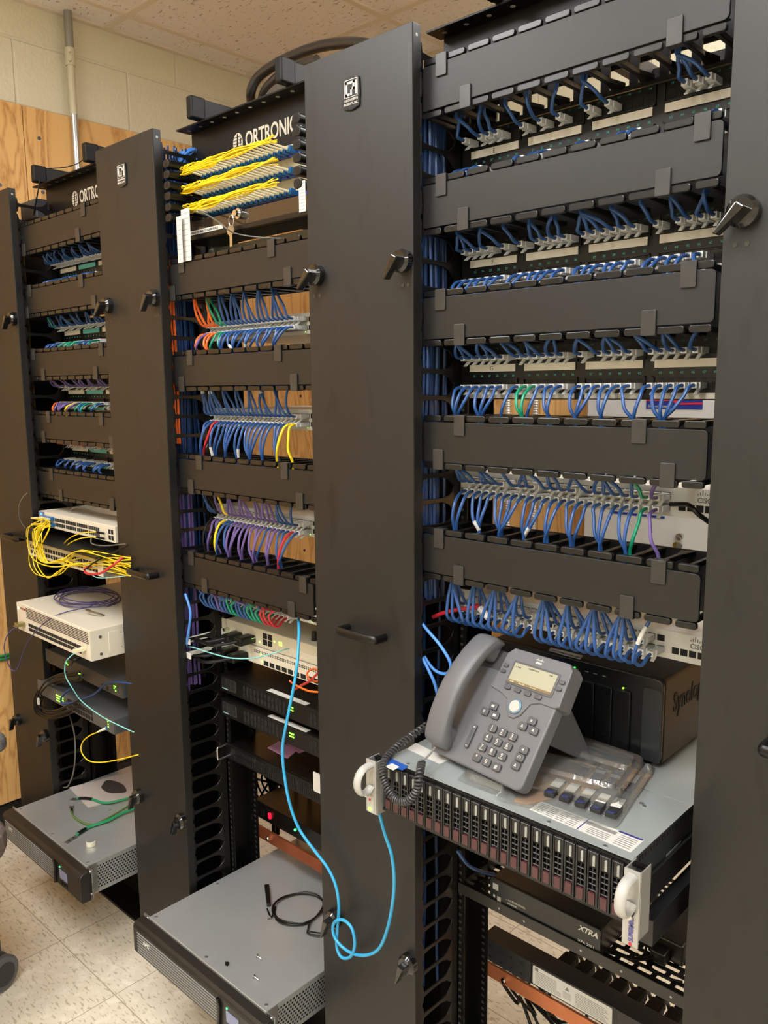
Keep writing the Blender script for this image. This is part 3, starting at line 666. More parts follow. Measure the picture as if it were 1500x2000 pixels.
row(2, SW2[3]-.0085, 1, 1.077, seq('BBBBPBBGGBBBGGGRRR'), 'looping into the lowest middle rack switch', PSW, 'cables looping into the lowest middle switch', loop=.022, stuff=ST)
# left rack (only the half that shows beside the second door)
row(1, B1Z[0]+.0245, 1, HZ[1][0]-.073, seq('BBBBBBBBB.BBBBBBBB'), 'above the topmost strips of the left rack', PX, 'cables above the topmost left rack strips', stuff=ST)
row(1, B1Z[0]-.0235, -1, HZ[1][1]+.008, seq('BBBBB.BB.BB.BBB'), 'below the topmost strips of the left rack', PX, 'cables below the topmost left rack strips', stuff=ST)
row(1, B1Z[1]+.0245, 1, HZ[1][1]-.073, seq('BGB.BBBB.BBBBB.BBB'), 'above the second strips of the left rack', PX, 'cables above the second left rack strips', stuff=ST)
row(1, B1Z[1]-.0235, -1, HZ[1][2]+.008, seq('BBBB.GGGGG.BBBG'), 'below the second strips of the left rack', PX, 'cables below the second left rack strips', stuff=ST)
row(1, B1Z[2]+.0245, 1, HZ[1][2]-.073, seq('PPP..PP.PPPPPP.PPP'), 'above the third strips of the left rack', PX, 'cables above the third left rack strips', stuff=ST)
row(1, B1Z[2]-.0235, -1, HZ[1][3]+.008, seq('OPPPPPYP.GBG.GB'), 'below the third strips of the left rack', PX, 'cables below the third left rack strips', stuff=ST)
row(1, B1Z[3]+.0245, 1, HZ[1][3]-.073, seq('OOOPPOOOORPP.OORP'), 'above the lowest strips of the left rack', PX, 'cables above the lowest left rack strips', stuff=ST)
row(1, B1Z[3]-.0235, -1, HZ[1][4]+.008, seq('B.B.B.B.BBBB.BBB'), 'below the lowest strips of the left rack', PX, 'cables below the lowest left rack strips', stuff=ST)

tag(obj('patch_cables', merge(*ST[1]), ST[0], smooth=True), 'the many small patch cables of the left rack and those lowest in the middle rack', 'cables', kind='stuff')

# cable bundles inside the vertical managers
def bundle(name_col, m, cx, cy, w, dpt, z0, z1, n, lab, seed, r=.003):
    g = random.Random(seed); mb = MB()
    for i in range(n):
        bx_, by_ = cx+g.uniform(-w, w), cy+g.uniform(-dpt, dpt); ph, am = g.uniform(0, 6), g.uniform(.002, .006)
        pts = [(bx_+am*math.sin(z*6+ph)+am*.4*math.sin(z*23+ph*2), by_+am*math.cos(z*5+ph*1.7), z) for z in [z0+(z1-z0)*k/44+ (g.uniform(0,.03) if k in (0, 44) else 0) for k in range(45)]]
        mb.tube(pts, r, 6)
    return tag(obj('cable_bundle', mb, m, smooth=True), lab, 'cables', kind='stuff')
bundle('blue', BLUE_SHADE, -.030, .035, .026, .032, 1.15, 2.03, 62, 'thick bundle of shade-painted blue cables running up beside the patch panels of the right rack', 1)
bundle('blue', BLUE_SHADE, -.050, .055, .025, .018, .35, 1.15, 4, 'thin bundle of shade-painted blue cables low in the manager beside the storage server', 2)
bundle('blue', BLUE_SHADE, -P-.040, .050, .018, .026, 1.0, 2.05, 20, 'bundle of shade-painted blue cables in the manager left of the middle rack', 3)
bundle('orange', ORANGE, -P-.024, .012, .006, .008, 1.40, 1.80, 5, 'bundle of orange cables in the manager left of the middle rack', 4)
bundle('purple', PURPLE, -P-.030, .025, .012, .014, .80, 1.33, 12, 'bundle of purple cables in the manager left of the middle rack', 5)
bundle('blue', BLUE_SHADE, .52, .045, .020, .028, 1.05, 2.03, 18, 'bundle of blue cables at the right end of the right rack covers', 6)
# ================================================================== rack devices
def pb(px, py, **k): return at(px, py, **k)
def path(L, k=6): return spline([at(a, b, **({'Y': y} if not isinstance(y, tuple) else {y[0]: y[1]})) for a, b, y in L], k)
def cord(name, pts, r, m, lab, cat='cable', group=None, kids=()):
    t = thing(name, lab, cat, tuple(pts[0]), group)
    obj('cord', MB().tube(pts, r, 10), m, t, smooth=True)
    for nm, p0, p1, rr, mm in kids: obj(nm, MB().cyl(p0, p1, rr, 12), mm, t, smooth=True)
    return t
def holes_grid(x, y0, y1, z0, z1, p=.0085, r=.0028):
    m = MB(); i = 0; z = z0
    while z <= z1:
        y = y0+(p/2 if i % 2 else 0)
        while y <= y1: m.disc((x+.0004, y, z), (1,0,0), r, 6); y += p
        z += p*.866; i += 1
    return m

# ---- battery backup units (2U) pulled out of the left and middle racks
def ups(b, yb, lab):
    x = BAY[b]; z0, z1 = .2135, .3005; yf = -.157
    t = thing('battery_backup', lab, 'battery backup', (x+.241, 0, z0), 'battery backup units')
    obj('case', MB().box(x+.022, x+.461, yf, yb, z0, z1), ZINC, t, bevel=.0012)
    sc = MB()
    for sx in (.035, .24, .448):
        for yy in (yf+.012, .03, .26): sc.cyl((x+sx, yy, z1), (x+sx, yy, z1+.0014), .0038, 10)
    obj('screw', sc, STEEL, t, kind='stuff')
    obj('perforation', holes_grid(x+.461, yf+.022, .30, z0+.014, z1-.014), HOLE, t, kind='stuff')
    # bezel
    bz = MB(); bz.prism([(yf-.001, z1-.003), (yf-.020, z1-.006), (yf-.028, z1-.011), (yf-.030, z1-.018), (yf-.030, z0+.008), (yf-.026, z0+.001), (yf-.001, z0+.001)], 'x', x, x+.4826)
    B = obj('bezel', bz, mat('ups_bezel', '1d1b19', .38, bump=.08, bscale=700), t, bevel=.002, label='black plastic front bezel')
    sl = MB()
    for k in range(8): sl.box(x+.02, x+.335, yf-.0318, yf-.028, z0+.014+k*.0068, z0+.0158+k*.0068)
    obj('slat', sl, mat('slat_grey', '8a8883', .4), B, kind='stuff')
    obj('divider', MB().prism([(x+.338, z0+.006), (x+.346, z0+.006), (x+.352, z1-.03), (x+.346, z1-.016), (x+.338, z1-.016), (x+.344, z1-.032)], 'y', yf-.036, yf-.02), BLKG, B, bevel=.0015)
    obj('display', MB().box(x+.368, x+.41, yf-.0312, yf-.028, z0+.031, z0+.056), mat('lcd_off', '7f86a8', .25), B, label='small blue-grey display')
    bt = MB()
    for k in range(3): bt.box(x+.370+k*.014, x+.380+k*.014, yf-.0318, yf-.028, z0+.014, z0+.022)
    obj('button', bt, BLKG, B, kind='stuff')
    obj('indicator_light', MB().box(x+.369, x+.372, yf-.0316, yf-.028, z0+.0605, z0+.063), led('38e070', 5), B)
    obj('emblem', merge(text_mb('APC', .014, (x+.047, yf-.0324, z0+.046), shear=.2, bold=.0006)), mat('emblem_silver', 'd2cfc8', .35), B)
    for s, xa in ((-1, x+.0095), (1, x+.473)):
        e = MB().box(xa-.0125, xa+.0125, yf+.002, yf+.0055, z0+.004, z1-.002).box(xa-s*.0125-.001, xa-s*.0125+.001, yf+.002, yf+.03, z0+.004, z1-.002)
        E_ = obj('mounting_ear', e, STEEL, t, bevel=.0006)
        sr = MB()
        for z in (z1-.012, z0+.012): sr.cyl((xa, yf+.002, z), (xa, yf-.010, z), .0052, 14).cyl((xa, yf-.010, z), (xa, yf-.0125, z), .0035, 12)
        obj('thumb_screw', sr, CHROME, E_, smooth=True)
        obj('slot', MB().rrect(xa-.0035, xa+.0035, z0+.024, z1-.024, .003, 'y', yf+.0012, yf+.0019), HOLE, E_)
    return t
ups(1, .30, 'battery backup at the foot of the left rack with green ground wires on top')
ups(2, .50, 'battery backup at the foot of the middle rack with a coiled black cable on top')
XU = BAY[1]
c = [at(135, 1538, Z=.302), at(254, 1507, Z=.302), at(275, 1550, Z=.302), at(172, 1577, Z=.302)]
pp = MB().prism([(p.x, p.y) for p in c], 'z', .3012, .3020)
t = thing('printed_sheet', 'printed sheet of paper with a dark picture lying on the left battery backup', 'paper', (c[0].x, c[0].y, .301))
PS = obj('sheet', pp, mat('sheet_grey', 'b5aca6', .5), t)
im = MB(); ctr = (c[0]+c[1]+c[2]+c[3])/4
im.prism([(ctr.x+.055*math.cos(a)*(1+.15*math.sin(3*a)), ctr.y+.02+.03*math.sin(a)) for a in [2*math.pi*i/20 for i in range(20)]], 'z', .3020, .3023)
obj('picture', im, mat('printed_dark', '3a3736', .6), PS)
for k, (L, lab) in enumerate(((([(150,1559,('Z',.306)), (175,1560,('Z',.306)), (205,1568,('Z',.307)), (240,1562,('Z',.308)), (275,1550,('Z',.312)), (300,1540,('Z',.315))]), 'upper green ground wire with lug lying across the left battery backup'),
                       (([(140,1578,('Z',.305)), (142,1592,('Z',.306)), (160,1606,('Z',.306)), (185,1610,('Z',.306)), (225,1590,('Z',.308)), (262,1568,('Z',.312)), (300,1550,('Z',.316))]), 'thin olive green ground wire curving under the thick green one'),
                       (([(150,1630,('Z',.306)), (165,1620,('Z',.307)), (180,1613,('Z',.307)), (210,1603,('Z',.308)), (240,1588,('Z',.309)), (265,1578,('Z',.312)), (300,1560,('Z',.316))]), 'thick green ground wire with a two-hole lug, nearest the bezel'))):
    pts = path(L, 6); r = (.0036, .0027, .004)[k]
    t = thing('ground_wire', lab, 'wire', tuple(pts[0]), 'green ground wires on the left battery backup')
    obj('cord', MB().tube(pts, r, 8), mat('olive_wire', '4d6b2c', .45) if k == 1 else mat('ground_green', '1f8a5a', .4), t, smooth=True)
    obj('sleeve', MB().tube(pts[1:8 if k != 1 else 4], r+.0012, 8), BLACKC, t, smooth=True)
    d = (pts[0]-pts[3]).normalized(); d.z = 0; s_ = Vector((-d.y, d.x, 0)); p = Vector(pts[0]); L_ = .04 if k == 2 else .018
    a = MB(); w_ = .007; vs = [p+s_*w_, p-s_*w_, p-s_*w_+d*L_, p+s_*w_+d*L_]
    a.prism([(v.x, v.y) for v in vs], 'z', .3012, .3030)
    lug = obj('lug', a, STEEL, t, bevel=.0005)
    h = MB()
    for q in ((.3, .7) if k == 2 else (.6,)): h.disc(tuple(p+d*L_*q+Vector((0,0,.0002-p.z+.3030))), (0,0,1), .0028, 12)
    obj('bolt_hole', h, HOLE, lug)
q = at(178, 1650, Z=.302); cl = MB(); n = 18
for i in range(n):
    a0, a1 = R(-160+i*14), R(-160+(i+1)*14)
    for (ra) in (.0,): 
        P0, P1 = (q.x+.013*math.cos(a0), q.y+.013*math.sin(a0)), (q.x+.013*math.cos(a1), q.y+.013*math.sin(a1)); Q0, Q1 = (q.x+.0118*math.cos(a0), q.y+.0118*math.sin(a0)), (q.x+.0118*math.cos(a1), q.y+.0118*math.sin(a1))
        if i < 15: cl.prism([P0, P1, Q1, Q0], 'z', .3012, .316)
tag(obj('plastic_collar', cl, mat('ivory_plastic', 'd5d2bd', .35)), 'small open ivory plastic collar standing on the left battery backup', 'clip')

# coil, connectors and screws on the middle unit
t = thing('coiled_cable', 'coiled thin black cable with a flat black connector on the middle battery backup', 'cable', tuple(at(580, 1775, Z=.301)))
cc = at(583, 1775, Z=.304); pts = []
for i in range(75):
    a = 2*math.pi*i/25; rr0 = .058+.003*math.sin(i*.7); pts.append((cc.x+rr0*math.cos(a)*1.0, cc.y+rr0*math.sin(a)*1.05, .3042+.0035*(i/75)+.001*math.sin(i)))
pts = [tuple(at(522, 1775, Z=.304)), tuple(at(530, 1792, Z=.304))]+pts[15:]
pts += [tuple(at(600, 1822, Z=.306)), tuple(at(622, 1824, Z=.306)), tuple(at(650, 1822, Z=.306))]
obj('cord', MB().tube(spline(pts, 2), .0022, 8), BLACKC, t, smooth=True)
a, b_ = at(521, 1730, Z=.306), at(525, 1768, Z=.306); d = (b_-a).normalized(); s_ = Vector((-d.y, d.x, 0))*.006
obj('connector', MB().prism([((a+s_).x, (a+s_).y), ((a-s_).x, (a-s_).y), ((b_-s_*.8).x, (b_-s_*.8).y), ((b_+s_*.8).x, (b_+s_*.8).y)], 'z', .3012, .311), BLKP, t, bevel=.0015)
obj('connector', MB().cyl(tuple(at(606, 1823, Z=.306)), tuple(at(626, 1826, Z=.306)), .005, 12), BLKP, t, smooth=True)
for (px, py, cm, lab, dx) in ((503, 1868, CHROME, 'shiny rack screw on the middle battery backup, farther from the bezel', .012), (497, 1908, CHROME, 'shiny rack screw on the middle battery backup, nearest the bezel', .012), (443, 1882, BLKG, 'small black screw on the middle battery backup', -.007)):
    p = at(px, py, Z=.305)
    tag(obj('screw', MB().cyl((p.x, p.y, .3052), (p.x-.002 if dx > 0 else p.x+.003, p.y, .3055), .0045, 14).cyl((p.x, p.y, .3052), (p.x+dx, p.y+.002, .3032), .0019, 10), cm, smooth=True), lab, 'screw')

# ---- generic 1U box
def unit(name, lab, cat, b, z0, z1, yf, yb, m, group=None, x0=.022, x1=.461, ears=True, fm=None):
    x = BAY[b]; t = thing(name, lab, cat, (x+.241, (yf+yb)/2, z0), group)
    obj('case', MB().box(x+x0, x+x1, yf+.002, yb, z0, z1), m, t, bevel=.0012)
    f = obj('front_panel', MB().box(x+x0, x+x1, yf, yf+.0019, z0+.0003, z1-.0003), fm or m, t, bevel=.0004)
    if ears:
        for xa, xb in ((0, x0), (x1, .4826)):
            obj('mounting_ear', MB().box(x+xa+.0005, x+xb-.0005, .0965, .0995, z0+.001, z1-.001), fm or m, t, bevel=.0005)
    return t, f
BK = mat('device_black', '0c0b0a', .4, bump=.05, bscale=500, spec=.35); GRD = mat('device_grey', '55585a', .4, .3); CRM = mat('device_cream', 'cfc9b8', .42); CRM2 = mat('device_cream_front', 'c4bda6', .5)
def boxes(m, L, x=0, y=0, dy=.0006):
    for a, b_, c_, d in L: m.box(x+a, x+b_, y-dy, y+.0001, c_, d)
    return m

# left rack, top cream switch
x = BAY[1]
t, f = unit('fiber_switch', 'cream switch full of yellow fibers in the left rack', 'network switch', 1, 1.142, 1.186, -.018, .34, CRM, ears=False)
h = MB()
for k in range(4): 
    for j in range(6):
        for r_ in (0, 1): h.box(x+.12+k*.066+j*.0102, x+.128+k*.066+j*.0102, -.0187, -.0179, 1.150+r_*.014, 1.160+r_*.014)
obj('port_opening', h, HOLE, f, kind='stuff')
h = MB()
for r_ in (0, 1):
    for j in range(2): h.box(x+.425+j*.014, x+.436+j*.014, -.0187, -.0179, 1.148+r_*.016, 1.160+r_*.016)
obj('port_opening', h, HOLE, f, kind='stuff')
obj('corner_block', MB().box(x+.0215, x+.055, -.0215, -.0185, 1.158, 1.1855), mat('switch_blue_grey', '6c7a94', .4), f, bevel=.001)
obj('indicator_light', MB().cyl((x+.040, -.0216, 1.178), (x+.040, -.0225, 1.178), .0032, 12), led('2a6cff', 6), f)
# tray and second switch beneath
t = thing('equipment_shelf', 'black shelf edge sticking out under the cream switch of the left rack', 'shelf', (x+.2, 0, 1.11))
obj('plate', MB().box(x-.0, x+.4826, -.088, .093, 1.116, 1.1182), BLK, t, bevel=.0006); obj('lip', MB().box(x, x+.035, -.0905, -.0882, 1.107, 1.1185), BLK, t)
# keep only a narrow lip on the left so the lower switch shows
t2, f = unit('network_switch', 'grey-topped switch half hidden under the yellow fibers of the left rack', 'network switch', 1, 1.060, 1.1035, -.06, .34, mat('device_grey_top', '77756c', .45), ears=False, fm=CRM)
boxes(hh := MB(), [(.04+k*.016, .052+k*.016, 1.068, 1.078) for k in range(25)]+[(.04+k*.016, .052+k*.016, 1.084, 1.094) for k in range(25)], x, -.060)
obj('port_opening', hh, HOLE, f, kind='stuff')

# yellow fibre jumpers of the left rack
rg = random.Random(11)
for i in range(16):
    j = i % 8; rw = i//8
    X0_ = x+.060+j*.0078; zc = 1.171-rw*.018
    t = thing('fiber_jumper', 'yellow fiber jumper, %s from the left in the %s row of the cream switch' % (ORD[j], ('upper', 'lower')[rw]), 'fiber cable', (X0_, -.02, zc), 'yellow fibers of the cream switch')
    obj('connector', MB().box(X0_-.003, X0_+.003, -.030, -.019, zc-.0045, zc+.0045), FBLUE, t)
    d = -.030-rg.uniform(0, .012)
    lo = rg.uniform(0, 1); dp = -.075-rg.uniform(0, .06)
    A = at(48+lo*34-rw*4, 1030+lo*14, Y=dp); Bq = at(52+lo*42, 1085+lo*12, Y=dp+.01); Cq = at(95+lo*30, 1112-lo*22, Y=-.085+rg.uniform(-.02, .02)); Dq = at(160, 1085+rg.uniform(-14, 24), Y=-.07+rg.uniform(-.02, .02)); Eq = at(255, 1086+rg.uniform(-6, 40), Y=-.035+rg.uniform(-.01,.0))
    if i % 4 == 3: A = at(52+lo*20, 1080+lo*10, Y=dp); Bq = at(62+lo*30, 1118+lo*10, Y=dp); Cq = at(115, 1125-lo*10, Y=-.08)
    st = Vector((X0_, -.03, zc))
    b1 = st+Vector((-.012, -.026, .0)); b2 = at(78+lo*20, 1013+rw*8+lo*6, Y=-.075)
    obj('boot', MB().tube(spline([st, st+Vector((-.002, -.012, 0)), b1], 4), [.0028-.0001*k for k in range(9)], 8), WHITE, t, smooth=True)
    obj('cord', MB().tube(spline([b1, b2, A, Bq, Cq, Dq, Eq], 8), .0012, 6), YELLOW, t, smooth=True)
for k, (py, lab) in enumerate(((1040, 'upper'), (1050, 'lower'))):
    p0 = at(188, py-1, Y=-.045); L = [p0, at(160, py+1, Y=-.06), at(138, py+10, Y=-.06), at(125, py+22, Y=-.05), at(127, py+30, Y=-.05), at(160, 1075, Y=-.05), at(245, 1095+k*8, Y=-.03)]
    t = thing('fiber_jumper', '%s of two yellow fibers in black sleeves at the right of the cream switch' % lab, 'fiber cable', tuple(p0), 'sleeved fibers of the cream switch')
    obj('cord', MB().tube(spline(L, 8), .0014, 6), YELLOW, t, smooth=True)
    e = at(203, py+2, Y=-.02); obj('connector', MB().cyl(tuple(p0+Vector((0,0,0))), tuple(e), .003, 10), BLACKC, t, smooth=True)
cord('grey_cable', path([(78,955,.0), (55,962,-.03), (40,980,-.05), (37,1003,-.05), (44,1024,-.04), (60,1040,-.02)]), .0018, GREYC, 'thin grey cable curving out left of the lowest cover of the left rack')
cord('black_cable', path([(165,1113,-.09), (185,1098,-.08), (210,1085,-.06), (250,1065,-.04)]), .0018, BLACKC, 'thin black cable crossing over the yellow fibers')
cord('grey_cable', path([(130,1005,.03), (150,990,.04), (190,1002,.05), (235,1010,.06)]), .002, mat('grey_flat_cable', '85847e', .4), 'grey cable lying on top of the cream switch of the left rack')
cord('grey_cable', path([(178,1050,-.05), (180,1062,-.06), (205,1066,-.05), (250,1062,-.03)]), .0018, GREYC, 'grey cable looping below the right ports of the cream switch')
cord('red_cable', path([(240,1088,-.05), (222,1103,-.07), (195,1120,-.08), (170,1120,-.08), (166,1110,-.08), (185,1105,-.05)]), .0030, RED, 'short red cable looping among the yellow fibers of the left rack')
cord('aqua_fiber', path([(178,1122,-.06), (190,1128,-.06), (215,1128,-.05), (250,1124,-.04)]), .0012, mat('pale_aqua', '9ad3d6', .4), 'pale aqua fiber below the red cable in the left rack')

# big cream appliance
t = thing('network_appliance', 'large cream appliance with a purple coil on top in the left rack', 'network appliance', (x+.24, .1, .844))
obj('case', MB().box(x+.022, x+.461, -.103, .36, .8455, .927), CRM, t, bevel=.0015)
f = obj('front_panel', MB().box(x+.022, x+.461, -.1055, -.1032, .846, .9265), CRM, t, bevel=.0006)
h = MB()
for k in range(7): h.box(x+.085, x+.452, -.1062, -.1054, .8905+k*.0046, .8925+k*.0046)
obj('vent_slot', h, mat('vent_dark', '2b2a28', .6), f, kind='stuff')
h = MB()
for k in range(24):
    for r_ in (0, 1): h.box(x+.095+k*.0132, x+.1062+k*.0132, -.1062, -.1054, .855+r_*.0125, .8645+r_*.0125)
obj('port_opening', h, HOLE, f, kind='stuff')
obj('lettering', text_mb('FORTINET', .009, (x+.048, -.1062, .910), bold=.0002), mat('dark_red_print', '8c2a2a', .5), f)
obj('indicator_light', MB().cyl((x+.034, -.1055, .911), (x+.034, -.1062, .911), .004, 12), mat('pale_green_light', 'bfe8d0', .4, emit=1.2), f)
sp = MB(); sx = x+.461
for q in ((-.055, .14, .860, .9135),): sp.prism(rr_poly(q[0], q[1], q[2], q[3], .006), 'x', sx, sx+.0012)
S = obj('side_panel', sp, CRM, t, bevel=.0004)
sc = MB()
for (yy, zz) in ((-.078, .906), (-.078, .860)): sc.cyl((sx, yy, zz), (sx+.002, yy, zz), .004, 12)
for (yy, zz) in ((-.02, .905), (-.0, .905), (-.0, .893), (-.02, .866)): sc.cyl((sx+.0012, yy, zz), (sx+.0016, yy, zz), .0012, 8)
obj('screw', sc, GRD, t, kind='stuff')
p = at(189, 1200, Z=.928)
obj('pull_ring', MB().tube(spline([(p.x-.028, p.y+.004, .928), (p.x-.03, p.y-.008, .936), (p.x-.02, p.y-.018, .94), (p.x+.012, p.y-.016, .94), (p.x+.026, p.y-.006, .936), (p.x+.026, p.y+.008, .928)], 5), .0027, 8), mat('antique_steel', '8b8673', .3, .9), t, smooth=True)
# transceivers
for k in range(2):
    tag(obj('transceiver', MB().box(x+.052+k*.013, x+.063+k*.013, -.128, -.1064, .866, .875).tube([(x+.052+k*.013, -.131, .8655), (x+.063+k*.013, -.131, .8655)], .0012, 6), mat('gold_tint_steel', 'a9a06a', .3, .8)), '%s transceiver at the left end of the large cream appliance' % ('left' if k == 0 else 'right'), 'transceiver', 'transceivers of the cream appliance')
coil = []; cc = at(158, 1172, Z=.932)
for i in range(120):
    a = 2*math.pi*i/24; r1 = .075+.012*math.sin(i*.37); r2 = .105+.01*math.cos(i*.23)
    coil.append((cc.x+r2*math.cos(a)*1.0, cc.y+.02+r1*math.sin(a), .930+.00012*i))
coil += [tuple(at(175, 1185, Z=.934)), tuple(at(130, 1195, Z=.932)), tuple(at(95, 1210, Y=-.11)), tuple(at(60, 1245, Y=-.12)), tuple(at(45, 1275, Y=-.12)), tuple(at(33, 1308, Y=-.13)), tuple(at(20, 1305, Y=-.14)), tuple(at(8, 1265, Y=-.15)), tuple(at(18, 1235, Y=-.14)), tuple(at(38, 1223, Y=-.11))]
cord('purple_cable', spline(coil, 3), .0015, mat('dark_purple_cable', '43386e', .4), 'thin purple cable coiled on the large cream appliance, its end hanging at the left')
cord('aqua_fiber', path([(153,1272,-.113), (140,1280,-.13), (128,1295,-.14), (128,1320,-.14), (142,1345,-.13), (160,1370,-.11), (200,1400,-.08), (250,1425,-.05), (262,1430,-.04)]), .0014, AQUA, 'aqua fiber falling in a curve from the right end of the large cream appliance')
cord('black_cable', path([(158,1284,-.10), (145,1290,-.12), (138,1298,-.11), (135,1300,-.06)]), .0035, BLACKC, 'short black plug lead below the aqua fiber of the cream appliance')
p = at(157, 1269, Y=-.118)
tag(obj('fiber_connector', MB().box(p.x-.008, p.x+.008, -.135, -.1062, p.z-.004, p.z+.004), BEIGE, bevel=.001), 'beige fiber connector in the right end of the large cream appliance', 'connector')

def leds(f, x, y, L, c): 
    m = MB()
    for a, z in L: m.box(x+a-.0016, x+a+.0016, y-.0008, y, z-.0012, z+.0012)
    obj('indicator_light', m, led(c, 7), f, kind='stuff')
t, f = unit('network_switch', 'dark grey switch under the large cream appliance with green lights in the middle', 'network switch', 1, .722, .764, -.026, .30, GRD, ears=False, fm=mat('grille_grey', '3a3a38', .5))
obj('mounting_ear', MB().box(x, x+.0215, -.024, -.0215, .724, .763), GRD, t)
leds(f, x, -.026, [(.14, .749), (.147, .749), (.154, .745), (.22, .735), (.227, .735), (.42, .748), (.42, .742), (.427, .748), (.427, .736)], '5dff2a')
boxes(hh := MB(), [(.35+k*.026, .362+k*.026, .727, .738) for k in range(2)], x, -.026); obj('port_opening', hh, HOLE, f)
t, f = unit('network_switch', 'small dark grey switch with bright green lights, lowest in the left rack', 'network switch', 1, .630, .672, -.055, .28, GRD, ears=False, fm=mat('front_grey', '4a4c4d', .45))
obj('mounting_ear', MB().box(x, x+.0215, -.053, -.0505, .631, .671), GRD, t)
boxes(hh := MB(), [(.20+k*.0148, .2115+k*.0148, .636+r_*.016, .648+r_*.016) for k in range(10) for r_ in (0, 1)], x, -.055); obj('port_opening', hh, HOLE, f, kind='stuff')
leds(f, x, -.055, [(.13+k*.008, .640+r_*.008) for k in range(6) for r_ in (0, 1, 2)]+[(.43, .66), (.43, .652), (.43, .645)], '7dff2a')
mw_ = MB(); [mw_.tube(spline([at(x0_+dx*6, y0_+dy*5, Y=-.04-.03*(dx % 2)) for x0_, y0_ in ((150,1318), (110,1322), (82,1338), (68,1362), (70,1382), (90,1393), (115,1388), (150,1372))], 6), .0028, 6) for dx, dy in ((0, 0), (1, 1), (2, 0), (0, 2), (1, -1), (2, 2), (.5, 1.5))]
tag(obj('cable_bundle', mw_, BLACKC, smooth=True), 'looping bundle of black cables left of the lowest switches in the left rack', 'cables', kind='stuff')
p = at(75, 1370, Y=-.075); tag(obj('cable_tie', MB().box(p.x-.004, p.x+.004, p.y-.002, p.y+.002, p.z-.010, p.z+.010), WHITE), 'white tie on the looping black cable bundle', 'cable tie')
cord('blue_cable', path([(137,1346,-.075), (128,1353,-.08), (119,1365,-.085), (124,1374,-.08), (150,1370,-.06), (185,1355,-.05), (205,1337,-.045), (225,1332,-.04), (262,1336,-.03)]), .0030, BLUE_SHADE, 'shade-painted blue cable with white plug snaking across the lowest switches')
cord('grey_cable', path([(135,1395,.0), (140,1410,-.02), (146,1440,-.02), (147,1475,-.03), (143,1510,-.04), (133,1535,-.05), (124,1538,-.05)]), .0022, GREYC, 'dark grey cable hanging down to the left battery backup')
t = cord('fiber_jumper', path([(196,1428,-.07), (175,1437,-.08), (161,1450,-.085), (159,1468,-.085), (172,1485,-.08), (195,1489,-.07), (230,1484,-.05), (270,1474,-.04)]), .0016, YELLOW, 'single yellow fiber looping below the lowest switch of the left rack', 'fiber cable')
p0 = at(208, 1422, Y=-.055); p1 = at(190, 1430, Y=-.075)
obj('boot', MB().cyl(tuple(p0), tuple(p1), .0042, 10, .002), WHITE, t, smooth=True); obj('connector', MB().cyl(tuple(at(212,1421,Y=-.052)), tuple(p0), .0045, 8), FBLUE, t)

# ---- middle rack, fibre enclosure
x = BAY[2]
t = thing('fiber_enclosure', 'fiber enclosure with yellow jumpers and blue connectors at the top of the middle rack', 'fiber enclosure', (x+.24, .1, 1.9))
obj('face_plate', MB().box(x+.02, x+.4626, .078, .094, 1.9035, 2.0185), mat('enclosure_cream', 'c9bf98', .5), t, bevel=.001)
for k, z in enumerate((1.998, 1.958, 1.918)):
    a = MB()
    for i in range(12): a.box(x+.062+i*.0305, x+.087+i*.0305, .066, .0779, z-.0055, z+.0055)
    obj('adapter', a, mat('adapter_blue', '23479c', .3), t, kind='stuff')
for s, xx in ((0, x+.034), (1, x+.462)):
    for k in range(6):
        z = 2.018-k*.0225
        g = obj('cable_guide', MB().rrect(xx-.0115, xx+.0115, z-.0085, z+.0085, .007, 'y', -.022, .074), BLKP, t, bevel=.0015)
        obj('hole', MB().disc((xx+.001, -.0224, z), (0,-1,0), .0035, 12), mat('hole_cream', '000000', .8), g)
for rw, z in enumerate((1.998, 1.958, 1.918)):
    for i in range(20):
        X = x+.069+i*.0152; 
        if X > x+.385: break
        j = rg.uniform(-1, 1)
        t = thing('fiber_jumper', 'yellow fiber jumper, %s from the left in the %s row of the middle rack enclosure' % (ORD[i], ('top', 'middle', 'bottom')[rw]), 'fiber cable', (X, .05, z), 'fiber jumpers of the enclosure')
        obj('connector', MB().box(X-.0045, X+.0045, .048, .0655, z-.004, z+.004).prism([(X-.004, z+.004), (X+.004, z+.004), (X+.003, z+.008), (X-.003, z+.008)], 'y', .05, .062), FBLUE, t)
        e = Vector((X-.020, .012, z+.011+.001*j))
        obj('boot', MB().tube([(X-.001, .047, z+.001), (X-.010, .030, z+.0055), tuple(e)], [.0030, .0024, .0016], 8), BEIGE, t, smooth=True)
        zz = z+.008+.003*j+(i/20)*.003; yb = .004+rg.uniform(-.007, .007)
        sag = rg.uniform(-.003, .003)
        tail = [(x+.30, yb, zz+.001), (x+.20, yb+sag, zz-.004), (x+.11, yb-.003, zz-.008+sag), (x+.055, yb+.01, z+.006+sag*.5), (x+.015, .03, z+.004)]
        tail = [q for q in tail if q[0] < X-.05]
        obj('cord', MB().tube(spline([tuple(e), (X-.034, .004+yb*.5, z+.014)]+tail, 4), .00135, 6), YELLOW, t, smooth=True)
